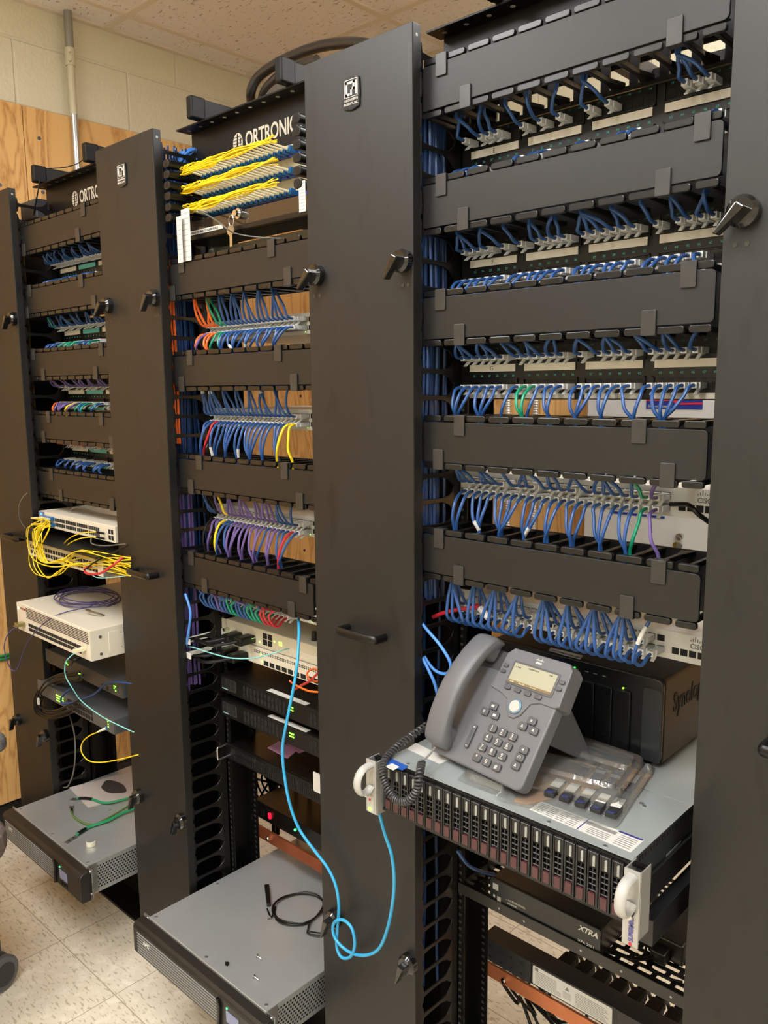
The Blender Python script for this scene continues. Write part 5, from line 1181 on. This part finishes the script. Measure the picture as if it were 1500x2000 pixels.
lobj('emblem', merge(text_mb('cisco', .0062, (.0432, .0085, .0020), (1,0,0), (0,1,0), align='CENTER', bold=.0002), *[MB().box(.0352+k*.0019, .0360+k*.0019, .0140, .0140+.0012*hh, .0017, .0020) for k, hh in enumerate((1, 2, 3.2, 2, 1, 2, 3.2, 2, 1))]), WHITE, DP)
def key(u, v, w=.0165, h=.0122, txt=None, sub=None, par=None, rise=.0042, z0=-.0012, round_=.003):
    k = lobj('key', MB().rrect(u-w/2, u+w/2, v-h/2, v+h/2, round_, 'z', z0, z0+rise), PK_, bevel=.0012, seg=2)
    if txt: lobj('symbol', text_mb(txt, .0092, (u-.0002, v-(.0018 if sub else .0030), z0+rise+.0002), (1,0,0), (0,1,0), align='CENTER', bold=.0001), WHITE, k)
    if sub: lobj('symbol', text_mb(sub, .0030, (u, v-.0049, z0+rise+.0002), (1,0,0), (0,1,0), align='CENTER'), WHITE, k)
    return k
rows = [(.0110, -.1120), (.0096, -.1283), (.0075, -.1455), (.0062, -.1633)]
labs = [[('1', 'oo'), ('2', 'ABC'), ('3', 'DEF')], [('4', 'GHI'), ('5', 'JKL'), ('6', 'MNO')], [('7', 'PQRS'), ('8', 'TUV'), ('9', 'WXYZ')], [('*', '.'), ('0', '+'), ('#', None)]]
for r_, (u, v) in enumerate(rows):
    for c_ in range(3): key(u+c_*.0217, v-.0003*c_, txt=labs[r_][c_][0], sub=labs[r_][c_][1])
for u, v in ((.0053, -.0417), (.0267, -.0417), (.0482, -.0416), (.0696, -.0414)): key(u, v-.0005, .0135, .0072, z0=.0016, rise=.0032, round_=.0025)
for u, v in ((-.0166, -.0092), (-.0177, -.0197), (.1005, -.0085), (.0995, -.0197)): key(u, v, .0108, .0062, z0=.0016, rise=.0032, round_=.0025)
def icon(u, v, kind):
    k = key(u, v); z = .0031; m = MB()
    if kind == 'env': m.box(u-.0028, u+.0028, v-.0018, v+.0018, z, z+.0002)
    elif kind == 'gear': m.tube([(u+.0019*math.cos(a), v+.0019*math.sin(a), z+.0001) for a in [i*math.pi/5 for i in range(10)]], .0006, 5, closed=True)
    elif kind == 'book': m.box(u-.0030, u-.0003, v-.0019, v+.0019, z, z+.0002).box(u+.0003, u+.0030, v-.0019, v+.0019, z, z+.0002)
    elif kind == 'hold': m.box(u-.0016, u-.0004, v-.0018, v+.0018, z, z+.0002).box(u+.0004, u+.0016, v-.0018, v+.0018, z, z+.0002)
    elif kind == 'spk': m.prism([(u-.0024, v-.0008), (u-.001, v-.0008), (u+.001, v-.0022), (u+.001, v+.0022), (u-.001, v+.0008), (u-.0024, v+.0008)], 'z', z, z+.0002)
    elif kind == 'hs': m.tube([(u+.0024*math.cos(a), v+.0022*math.sin(a), z+.0001) for a in [R(-40+i*26) for i in range(11)]], .0005, 5)
    else: m.prism([(u-.0030, v-.0016), (u-.0010, v+.0002), (u-.0014, v+.0016), (u, v+.0026), (u+.0014, v+.0016), (u+.0010, v+.0002), (u+.0030, v-.0016)], 'z', z, z+.0002)
    lobj('symbol', m, WHITE, k)
for u, v, kd in ((-.006, -.079, 'env'), (-.0187, -.0918, 'gear'), (.0045, -.0919, 'book'), (.0763, -.0792, 'hold'), (.0638, -.0917, 'person'), (.0864, -.0921, 'conf'), (.0841, -.1243, 'spk'), (.0827, -.1368, 'hs'), (.0818, -.1503, 'mute')): icon(u, v, kd)
vr = lobj('volume_rocker', MB().rrect(-.0275, -.0195, -.157, -.117, .003, 'z', -.0012, .003), PK_, bevel=.0012)
lobj('symbol', MB().box(-.0253, -.0217, -.1218, -.1208, .0031, .0033).box(-.0240, -.0230, -.1231, -.1195, .0031, .0033).box(-.0253, -.0217, -.1533, -.1523, .0031, .0033), WHITE, vr)
nv = lobj('navigation_ring', MB().cyl((.0353, -.0675, .0010), (.0353, -.0675, .0036), .0125, 32), mat('nav_ring', '5d7f93', .3, .4), bevel=.0008)
lobj('navigation_button', MB().cyl((.0353, -.0675, .0036), (.0353, -.0675, .0052), .0103, 32, .0094), mat('nav_silver', 'c8cbcb', .2, .5), nv, bevel=.0004)
lobj('speaker_grille', MB().rrect(-.060, -.0325, -.125, -.030, .004, 'z', -.0084, -.0080), mat('speaker_dark', '3d3d3f', .7, bump=.8, bscale=500), t)
ft = PMi @ at(1138, 1484, Z=.9295)
sp = MB(); sp.prism([(-.030, -.030), (-.120, -.026), (-.112, -.032), (ft.y+.000, ft.z+.003), (ft.y+.004, ft.z), (ft.y+.010, ft.z+.008)], 'x', .030, .094)
sp2 = MB()
for X in (.088, .026, -.05): sp2.prism([(-.020, -.028), (-.100, -.022), (ft.y-.002, ft.z+.003), (ft.y+.010, ft.z+.004)], 'x', X-.004, X+.004)
lobj('stand', sp2, PG2, bevel=.0015)
lobj('stand_plate', MB().prism([(-.045, -.030), (-.060, -.030), (ft.y, ft.z+.004), (ft.y+.010, ft.z+.006)], 'x', -.046, .084), mat('stand_black', '161617', .4), t)
# handset: swept rounded profile
hs = MB(); n = 26; pr = []
for i in range(n+1):
    f_ = i/n; v = .030-.205*f_; s = math.sin(math.pi*f_)
    wtop = .024+.026*s**.8; th = .023 if .2 < f_ < .8 else .023+.016*(abs(f_-.5)-.3)/.2
    w2 = .0232+.0022*(abs(f_-.5)*2)**2; u = -.064-.0115*f_
    if i in (0, n): w2 *= .82; wtop -= .004; th -= .004
    pr.append((u, v, wtop, th, w2))
K = 14; vs = []; fs = []
for (u, v, wt, th, w2) in pr:
    for k in range(K):
        a = 2*math.pi*k/K; ca, sa = math.cos(a), math.sin(a)
        e = .55; x = w2*math.copysign(abs(ca)**e, ca); y = th/2*math.copysign(abs(sa)**e, sa)
        vs.append((u+x, v, wt-th/2+y))
for i in range(n):
    for k in range(K): fs.append((i*K+k, i*K+(k+1) % K, (i+1)*K+(k+1) % K, (i+1)*K+k))
fs += [tuple(range(K-1, -1, -1)), tuple(n*K+k for k in range(K))]
hs.add(vs, fs)
HS = obj('handset', hs, PG, t, smooth=True, label='curved grey handset resting on the left of the phone')
for (u_, v0, v1, w1) in ((-.0655, -.012, .026, .022), (-.0745, -.170, -.134, .020)):
    obj('earpiece', MB().rrect(u_-.0195, u_+.0195, v0, v1, .010, 'z', -.004, w1), PG, HS, bevel=.004, seg=3)
sm = HS.modifiers.new('round', 'SUBSURF'); sm.levels = 1; sm.render_levels = 1
# coiled cord (world coordinates, converted to the phone's)
H0 = PM @ Vector((-.074, -.178, .012))
L = [(824,1487,-.128), (819,1515,-.155), (813,1545,-.162), (795,1565,-.163), (772,1560,-.163), (755,1535,-.162), (747,1508,-.157), (752,1485,-.135), (772,1462,-.105), (800,1440,-.07), (832,1418,-.03)]
pth = path(L, 10); cp = []
T = 0; turns = 52
tot = len(pth)
dense = spline(pth, 14); ND = len(dense)
m_ = MB(); aa = None
for i in range(ND):
    d = (dense[min(i+1, ND-1)]-dense[max(i-1, 0)]).normalized()
    if aa is None: aa, _ = m_.frame(d)
    aa = (aa-d*aa.dot(d)).normalized(); bb = d.cross(aa); ph_ = 2*math.pi*turns*i/ND
    cp.append(PMi @ (dense[i]+(aa*math.cos(ph_)+bb*math.sin(ph_))*.0052))
CM = mat('phone_cord', '38383a', .35)
obj('handset_cord', MB().tube(cp, .0019, 6), CM, t, smooth=True, label='coiled dark grey cord hanging over the drive fronts')
lead = [PMi @ Vector(p) for p in spline([H0, H0*.5+Vector(pth[0])*.5+Vector((0, 0, -.002)), pth[0], pth[4]], 6)]
obj('handset_cord', MB().tube(lead, .0019, 8), mat('lead_grey', '8a8a86', .35), t, smooth=True, label='straight grey end of the cord')
e2 = [PMi @ Vector(p) for p in path([(830,1419,-.032), (838,1414,-.02), (850,1400,.0), (862,1410,.03)], 5)]
obj('handset_cord', MB().tube(e2, .0022, 8), CM, t, smooth=True, label='end of the cord going behind the phone')

# ---- clear blister tray with transceivers, card beneath
m, nt, b = nodes_mat('clear_plastic_sheet'); nt.nodes.remove(b)
out = nt.nodes['Material Output']; tr = N(nt, 'ShaderNodeBsdfTransparent'); tr.inputs[0].default_value = (.93, .94, .93, 1); gl = N(nt, 'ShaderNodeBsdfGlossy'); gl.inputs['Roughness'].default_value = .08; gl.inputs[0].default_value = (.95, .95, .95, 1)
lw = N(nt, 'ShaderNodeLayerWeight'); lw.inputs[0].default_value = .42; mxs = N(nt, 'ShaderNodeMixShader'); nt.links.new(lw.outputs['Fresnel'], mxs.inputs[0]); dfs = N(nt, 'ShaderNodeBsdfDiffuse'); dfs.inputs[0].default_value = (.8, .8, .78, 1); mx2 = N(nt, 'ShaderNodeMixShader'); mx2.inputs[0].default_value = .10; nt.links.new(tr.outputs[0], mx2.inputs[1]); nt.links.new(dfs.outputs[0], mx2.inputs[2]); nt.links.new(mx2.outputs[0], mxs.inputs[1]); nt.links.new(gl.outputs[0], mxs.inputs[2]); nt.links.new(mxs.outputs[0], out.inputs[0])
nn = N(nt, 'ShaderNodeTexNoise'); nn.inputs['Scale'].default_value = 55; tc = N(nt, 'ShaderNodeTexCoord'); nt.links.new(tc.outputs['Object'], nn.inputs['Vector']); bp = N(nt, 'ShaderNodeBump'); bp.inputs['Strength'].default_value = .5; bp.inputs['Distance'].default_value = .004
nt.links.new(nn.outputs['Fac'], bp.inputs['Height']); nt.links.new(bp.outputs[0], gl.inputs['Normal']); nt.links.new(bp.outputs[0], lw.inputs['Normal'])
CLR = m
zt_ = .9265
CQ = [(1003,1567), (1030,1572), (1275,1517), (1108,1447), (1090,1449)]
q = [at(a, b_, Z=zt_) for a, b_ in CQ]
card = MB().prism([(v.x, v.y) for v in q], 'z', zt_, zt_+.0012)
tag(obj('cardboard_sheet', card, mat('kraft_card', 'b98d5e', .7)), 'tan cardboard sheet under the clear plastic tray beside the phone', 'cardboard')
A, B_, C_, D_ = at(1022, 1532, Z=.932), at(1203, 1580, Z=.932), at(1262, 1497, Z=.932), at(1112, 1445, Z=.932)
def lerp(u, v): return (A*(1-u)+B_*u)*(1-v)+(D_*(1-u)+C_*u)*v
def ring(u0, u1, v0, v1, z, r=.08):
    return [tuple(Vector((lerp(a, b_).x, lerp(a, b_).y, z))) for a, b_ in rr_poly(u0, u1, v0, v1, r, 4)]
def shell(L):
    mb = MB(); n = len(L[0])
    vs = [p for l in L for p in l]; fs = []
    for i in range(len(L)-1): fs += [(i*n+k, i*n+(k+1) % n, (i+1)*n+(k+1) % n, (i+1)*n+k) for k in range(n)]
    fs.append(tuple((len(L)-1)*n+k for k in range(n))); mb.add(vs, fs); return mb
t = thing('plastic_tray', 'clear plastic blister tray holding small transceivers, on the storage server by the phone', 'tray', tuple(lerp(.5, .5)))
base_ = shell([ring(-.16, 1.10, -.30, 1.10, .9285), ring(-.15, 1.09, -.29, 1.09, .9290), ring(-.12, 1.06, -.25, 1.06, .9300), ring(-.04, 1.0, 0, 1.0, .9300), ring(-.02, .985, .02, .985, .9480), ring(0, .97, .04, .97, .9500)])
obj('lid', base_, CLR, t, smooth=True)
for v0 in (.12, .56):
    obj('rib', shell([ring(.02, .93, v0, v0+.30, .9502, .05), ring(.03, .92, v0+.02, v0+.28, .9565, .05)]), CLR, t, smooth=True)
obj('rim', shell([ring(1.0, 1.09, .02, .98, .9292, .03), ring(1.01, 1.08, .04, .96, .941, .03)]), CLR, t, smooth=True)
TB = mat('transceiver_black', '2a2b2d', .35, .3)
lst = [(1152,1480), (1180,1491), (1210,1500), (1240,1508), (1093,1517), (1122,1526), (1152,1536), (1182,1546), (1211,1555)]
for k, (px, py) in enumerate(lst):
    p = at(px, py, Z=.945); ax = (D_-A); ax.z = 0; ax.normalize(); sx_ = Vector((ax.y, -ax.x, 0))
    lab = 'black transceiver with white label, %s from the left, %s row of the clear tray' % ((ORD[k], 'rear') if k < 4 else (ORD[k-4], 'front'))
    tt = thing('transceiver', lab, 'transceiver', (p.x, p.y, .931), 'transceivers in the clear tray')
    def q4(s0, s1, a0, a1): return [(p+sx_*s_+ax*a_).xy for s_, a_ in ((s0, a0), (s1, a0), (s1, a1), (s0, a1))]
    obj('body', MB().prism(q4(-.0080, .0080, -.042, .009), 'z', .9305, .9370), TB, tt, bevel=.0008)
    obj('label_sticker', MB().prism(q4(-.0078, .0070, -.020, .008), 'z', .9371, .9375), WHITE, tt)
    obj('connector', MB().prism(q4(-.0050, .0050, -.041, -.036), 'z', .9371, .9385), mat('navy_tab', '2a2f66', .35), tt, bevel=.0008)
# small clear clamshell under the phone foot
A, B_, C_, D_ = at(905, 1515, Z=.931), at(985, 1545, Z=.931), at(1040, 1480, Z=.931), at(965, 1455, Z=.931)
t = thing('plastic_tray', 'empty clear plastic tray propping up the front edge of the desk phone', 'tray', tuple(lerp(.5, .5)))
obj('shell', shell([ring(-.1, 1.1, -.1, 1.1, .9270), ring(0, 1, 0, 1, .9280), ring(.03, .97, .03, .97, .9375)]), CLR, t, smooth=True)

# ---- shelf, box, adapter
t = thing('equipment_shelf', 'black slotted shelf low in the right rack carrying a black box', 'shelf', (.241, .3, .567))
zs = .5735
sm_ = MB(); xs_ = [.012+.0322*k for k in range(15)]
rows_y = [.12+.0175*k for k in range(17)]
# slotted plate built as bars: solid strips between slot rows, bridges between slots
for k, y in enumerate(rows_y): sm_.box(.012, .470, y-.0042, y+.0042, zs-.0015, zs)
for k, y in enumerate(rows_y[:-1]):
    off = 0 if k % 2 else .0161
    for x_ in xs_:
        a = x_+off; 
        if a < .47: sm_.box(a, min(a+.0085, .47), y+.0042, rows_y[k+1]-.0042, zs-.0015, zs)
sm_.box(.012, .470, .0985, .117, zs-.0015, zs).box(.012, .016, .0985, .42, zs-.0014, zs+.022).box(.466, .470, .0985, .42, zs-.0014, zs+.022)
obj('slotted_plate', sm_, BLK, t)
FL = obj('front_lip', MB().box(.0, .4826, .0955, .0980, .5665, .588), mat('lip_grey_black', '2b2a28', .4), t, bevel=.0006)
m = MB(); [m.cyl((X, .0955, .577), (X, .0948, .577), .002, 8) for X in (.10, .155, .27, .345, .43)]; obj('rivet', m, STEEL, FL)
t = thing('media_player', 'flat black box with pale lettering on the shelf under the storage server', 'electronics', (.19, .2, zs))
obj('case', MB().box(.077, .303, .1035, .33, zs+.001, .628), mat('box_black_satin', '17181a', .32), t, bevel=.003)
FP = obj('front_panel', MB().rrect(.0765, .3035, zs+.001, .6285, .003, 'y', .0995, .1033), mat('box_front_satin', '1b1e21', .25), t, bevel=.001)
for q in (text_mb('XTRA', .014, (.262, .0992, .611), shear=.3, bold=.0003), text_mb('XPA 2001', .0068, (.262, .0992, .589), xs=1.1), text_mb('-- ACTIVEPOWER', .0055, (.112, .0992, .598)), text_mb('CHANNEL', .0048, (.115, .0992, .592))): obj('lettering', q, WHITE, FP)
m = MB().box(.083, .095, .0990, .0995, .608, .620); obj('switch_icon', m, mat('icon_pale', '9a9a96', .5), FP)
obj('port_block', MB().box(.084, .0885, .0988, .0995, .592, .597).box(.093, .101, .0988, .0995, .588, .597), mat('port_pale', '9b978a', .4), FP)
t = thing('power_adapter', 'black power adapter brick with a plugged lead at the right of the shelf', 'adapter', (.39, .22, zs))
obj('brick', MB().box(.353, .415, .175, .30, zs+.0005, .612), mat('brick_black', '15110d', .35), t, bevel=.003)
obj('plug', MB().box(.368, .395, .150, .1745, zs+.004, .600), BLKP, t, bevel=.003)
obj('cord', MB().tube(spline([(.375, .152, .588), (.355, .135, .582), (.320, .128, .578), (.295, .120, .577), (.275, .112, .5765)], 6), .0032, 8), BLACKC, t, smooth=True)
cord('black_cable', spline([(.34, .20, .577), (.355, .165, .577), (.372, .14, .5775), (.40, .13, .577), (.43, .14, .577)], 6), .002, BLACKC, 'thin black lead lying on the slotted shelf behind the adapter cord')

# ---- rear power strip and copper bar of the right rack
t = thing('power_strip', 'long black power strip with a white instruction sticker, low in the right rack', 'power strip', (.24, .2, .381))
obj('case', MB().box(.0, .4826, .1815, .225, .381, .427), mat('strip_black', '19191a', .38), t, bevel=.001)
BR_ = obj('bracket', MB().box(-.001, .118, .1795, .1813, .3805, .4275), mat('bracket_dark', '232426', .35), t, bevel=.0006)
BR2 = obj('bracket', MB().box(.30, .4826, .1795, .1813, .3805, .4275), mat('bracket_dark', '232426', .35), t, bevel=.0006)
m = MB()
for X in (.022, .048, .072, .096, .33, .36, .40):
    for z in (.392, .414): m.cyl((X, .1795, z), (X, .1790, z), .0035, 12)
obj('mounting_hole', m, HOLE, BR_)
ST_ = obj('instruction_sticker', MB().rrect(.122, .290, .3845, .4235, .003, 'y', .1806, .1815), WHITE, t)
m = MB()
for j in range(9): m.box(.128, .185 if j < 3 else .175, .1803, .1806, .3885+j*.0033, .3893+j*.0033); m.box(.215, .283-.004*(j % 3), .1803, .1806, .3885+j*.0033, .3893+j*.0033)
for j in range(5): m.box(.189, .206, .1803, .1806, .392+j*.003, .3927+j*.003)
m.prism([(.193, .409), (.203, .409), (.198, .417)], 'y', .1803, .1806); m.box(.127, .1345, .1802, .1806, .4155, .4212)
obj('printed_text', m, GREYINK, ST_, kind='stuff')
for k in range(9):
    X = .16+k*.036; 
    tt = thing('power_plug', 'black power plug behind the long power strip, %s from the left' % ORD[k], 'plug', (X, .25, .40), 'black plugs behind the power strip')
    obj('body', MB().box(X-.013, X+.013, .2255, .262, .398, .424).prism([(X-.011, .398), (X+.011, .398), (X+.008, .424), (X-.008, .424)], 'y', .262, .275), BLK_D, tt, bevel=.004)
    obj('cord', MB().tube(spline([(X, .274, .41), (X+.004, .29, .40), (X+.010, .30, .36), (X+.012, .31, .28), (X-.01, .33, .15), (X-.05, .34, .02)], 5), .0038, 7), BLACKC, tt, smooth=True)
rearbar(3, .343, .3725, 'bright copper ground bar under the power strip of the right rack', 'ground_bar', 'ground bar', mat('copper_bright', 'c77a52', .38, .7, vary=.22, vscale=40), y0=.1812, y1=.1875)
gg = random.Random(21)
for k in range(7):
    x0_ = .01+k*.022; P_ = [(x0_, .21, .36), (x0_+gg.uniform(-.02, .03), .215+gg.uniform(0, .03), .31), (x0_+gg.uniform(-.03, .06), .23+gg.uniform(0, .05), .25), (x0_+gg.uniform(.0, .12), .24+gg.uniform(0, .05), .2+gg.uniform(-.03, .05)), (x0_+gg.uniform(.05, .2), .24, .12), (x0_+gg.uniform(.05, .3), .26, .012)]
    cord('power_cable', spline(P_, 7), gg.choice((.0036, .0045, .003)), BLACKC, 'black power cord hanging below the copper bar, %s from the left' % ORD[k], group='power cords below the copper bar')
# ---- loose cables at the left of the right rack
cord('blue_cable', path([(816,1203,-.005), (830,1225,-.008), (858,1258,-.01), (877,1288,-.01), (880,1305,-.008), (870,1316,-.004), (848,1308,-.0), (828,1280,.0), (818,1248,.005)], 8), .0028, BLUE_LIT, 'light blue cable loop bulging out of the manager left of the phone')
cord('blue_cable', path([(817,1262,-.004), (828,1290,-.008), (845,1325,-.008), (853,1350,-.004), (858,1385,.01), (860,1400,.02)], 8), .0028, BLUE_LIT, 'light blue cable running down behind the phone handset')
cord('blue_cable', path([(818,1415,.0), (826,1422,.0), (834,1432,.01)], 5), .0028, BLUE, 'short bit of blue cable at the manager beside the handset cord')
cord('blue_cable', path([(893,1662,.03), (915,1690,.03), (940,1702,.05), (965,1708,.09)], 8), .0030, BLUE_SHADE, 'shade-painted blue cable sagging under the left end of the storage server')
t = cord('red_cable', path([(846,1205,.035), (870,1196,.035), (900,1190,.04), (925,1186,.045)], 6), .0036, RED, 'red cable with a loose clear plug, left of the lower right switch')
a, b_ = at(925, 1186, Y=.045), at(938, 1184, Y=.045); obj('boot', MB().cyl(tuple(a), tuple(b_), .0045, 10, .006), RED, t, smooth=True)
a, b_ = at(938, 1188, Y=.045), at(955, 1207, Y=.04); obj('plug', MB().cyl(tuple(a), tuple(b_), .0062, 8), PLUG, t, smooth=True)
cord('black_cable', path([(1310,985,.085), (1340,985,.06), (1352,992,.05), (1365,1005,.05), (1385,1020,.06)], 6), .0035, BLACKC, 'black lead in the ports right of the upper switch of the right rack')

# ================================================================== office chair at the left edge
cx, cy = -1.20, -.60
t = thing('office_chair', 'office chair with grey plastic arm and brown fabric seat cut off by the left edge', 'chair', (cx, cy, 0))
CH = mat('chair_grey_plastic', '5a5a5c', .4); FAB = mat('brown_tweed', '6f625a', .9, bump=.9, bscale=420, vary=.45, vscale=260); CB = mat('chair_black', '2a2b2d', .4)
st = MB(); st.rrect(cx-.25, cx+.25, cy-.25, cy+.25, .09, 'z', .44, .52)
obj('seat', st, FAB, t, bevel=.03, seg=4)
obj('column', MB().cyl((cx, cy, .10), (cx, cy, .43), .028, 16).cyl((cx, cy, .06), (cx, cy, .2), .035, 16), CB, t)
obj('seat_plate', MB().box(cx-.1, cx+.1, cy-.1, cy+.1, .42, .44), CB, t)
bk = MB(); bk.rrect(cx-.22, cx+.22, .60, 1.02, .08, 'y', cy-.34, cy-.27); obj('backrest', bk, FAB, t, bevel=.03, seg=3)
obj('back_bracket', MB().box(cx-.03, cx+.03, cy-.30, cy-.262, .44, .66).box(cx-.03, cx+.03, cy-.30, cy-.1, .425, .44), CB, t)
for k in range(5):
    a = R(78+72*k); dx, dy = math.cos(a), math.sin(a)
    lg = MB(); p0 = Vector((cx, cy, .11)); p1 = Vector((cx+dx*.245, cy+dy*.245, .125))
    n_ = Vector((-dy, dx, 0)); vs = []
    for p, w_, h_ in ((p0, .032, .028), (p1, .020, .016)):
        vs += [p+n_*w_+Vector((0,0,-h_)), p-n_*w_+Vector((0,0,-h_)), p-n_*w_+Vector((0,0,h_)), p+n_*w_+Vector((0,0,h_))]
    lg.add(vs, [(0,1,2,3), (7,6,5,4), (0,4,5,1), (1,5,6,2), (2,6,7,3), (3,7,4,0)]); leg = obj('leg', lg, CH, t, bevel=.008, seg=3)
    c_ = Vector((cx+dx*.25, cy+dy*.25, .047)); w0 = Vector((1, .35, 0)).normalized()
    cs = MB(); cs.cyl(tuple(c_-w0*.026), tuple(c_-w0*.006), .046, 28); cs.cyl(tuple(c_+w0*.006), tuple(c_+w0*.026), .046, 28)
    caster = obj('caster', cs, CH, t, bevel=.006, seg=3)
    cs = MB(); cs.cyl(tuple(c_-w0*.0275), tuple(c_+w0*.0275), .030, 24); cs.cyl((c_.x, c_.y, .09), (c_.x, c_.y, .13), .012, 12)
    obj('hub', cs, CB, caster)
for s_ in (1, -1):
    ax = cx+s_*.265 if s_ < 0 else -1.08
    dirx = .0
    am = MB()
    if s_ > 0: am.rrect(-1.12, -1.035, cy-.02, -.318, .035, 'z', .675, .715)
    else: am.rrect(cx-.30, cx-.22, cy-.02, -.318, .035, 'z', .675, .715)
    obj('armrest', am, CH, t, bevel=.014, seg=3)
    xx = (-1.08 if s_ > 0 else cx-.26); obj('arm_support', MB().box(xx-.015, xx+.015, cy+.08, cy+.13, .46, .676).box(min(xx, cx+s_*.1), max(xx, cx+s_*.1), cy+.08, cy+.13, .425, .44), CB, t, bevel=.005)
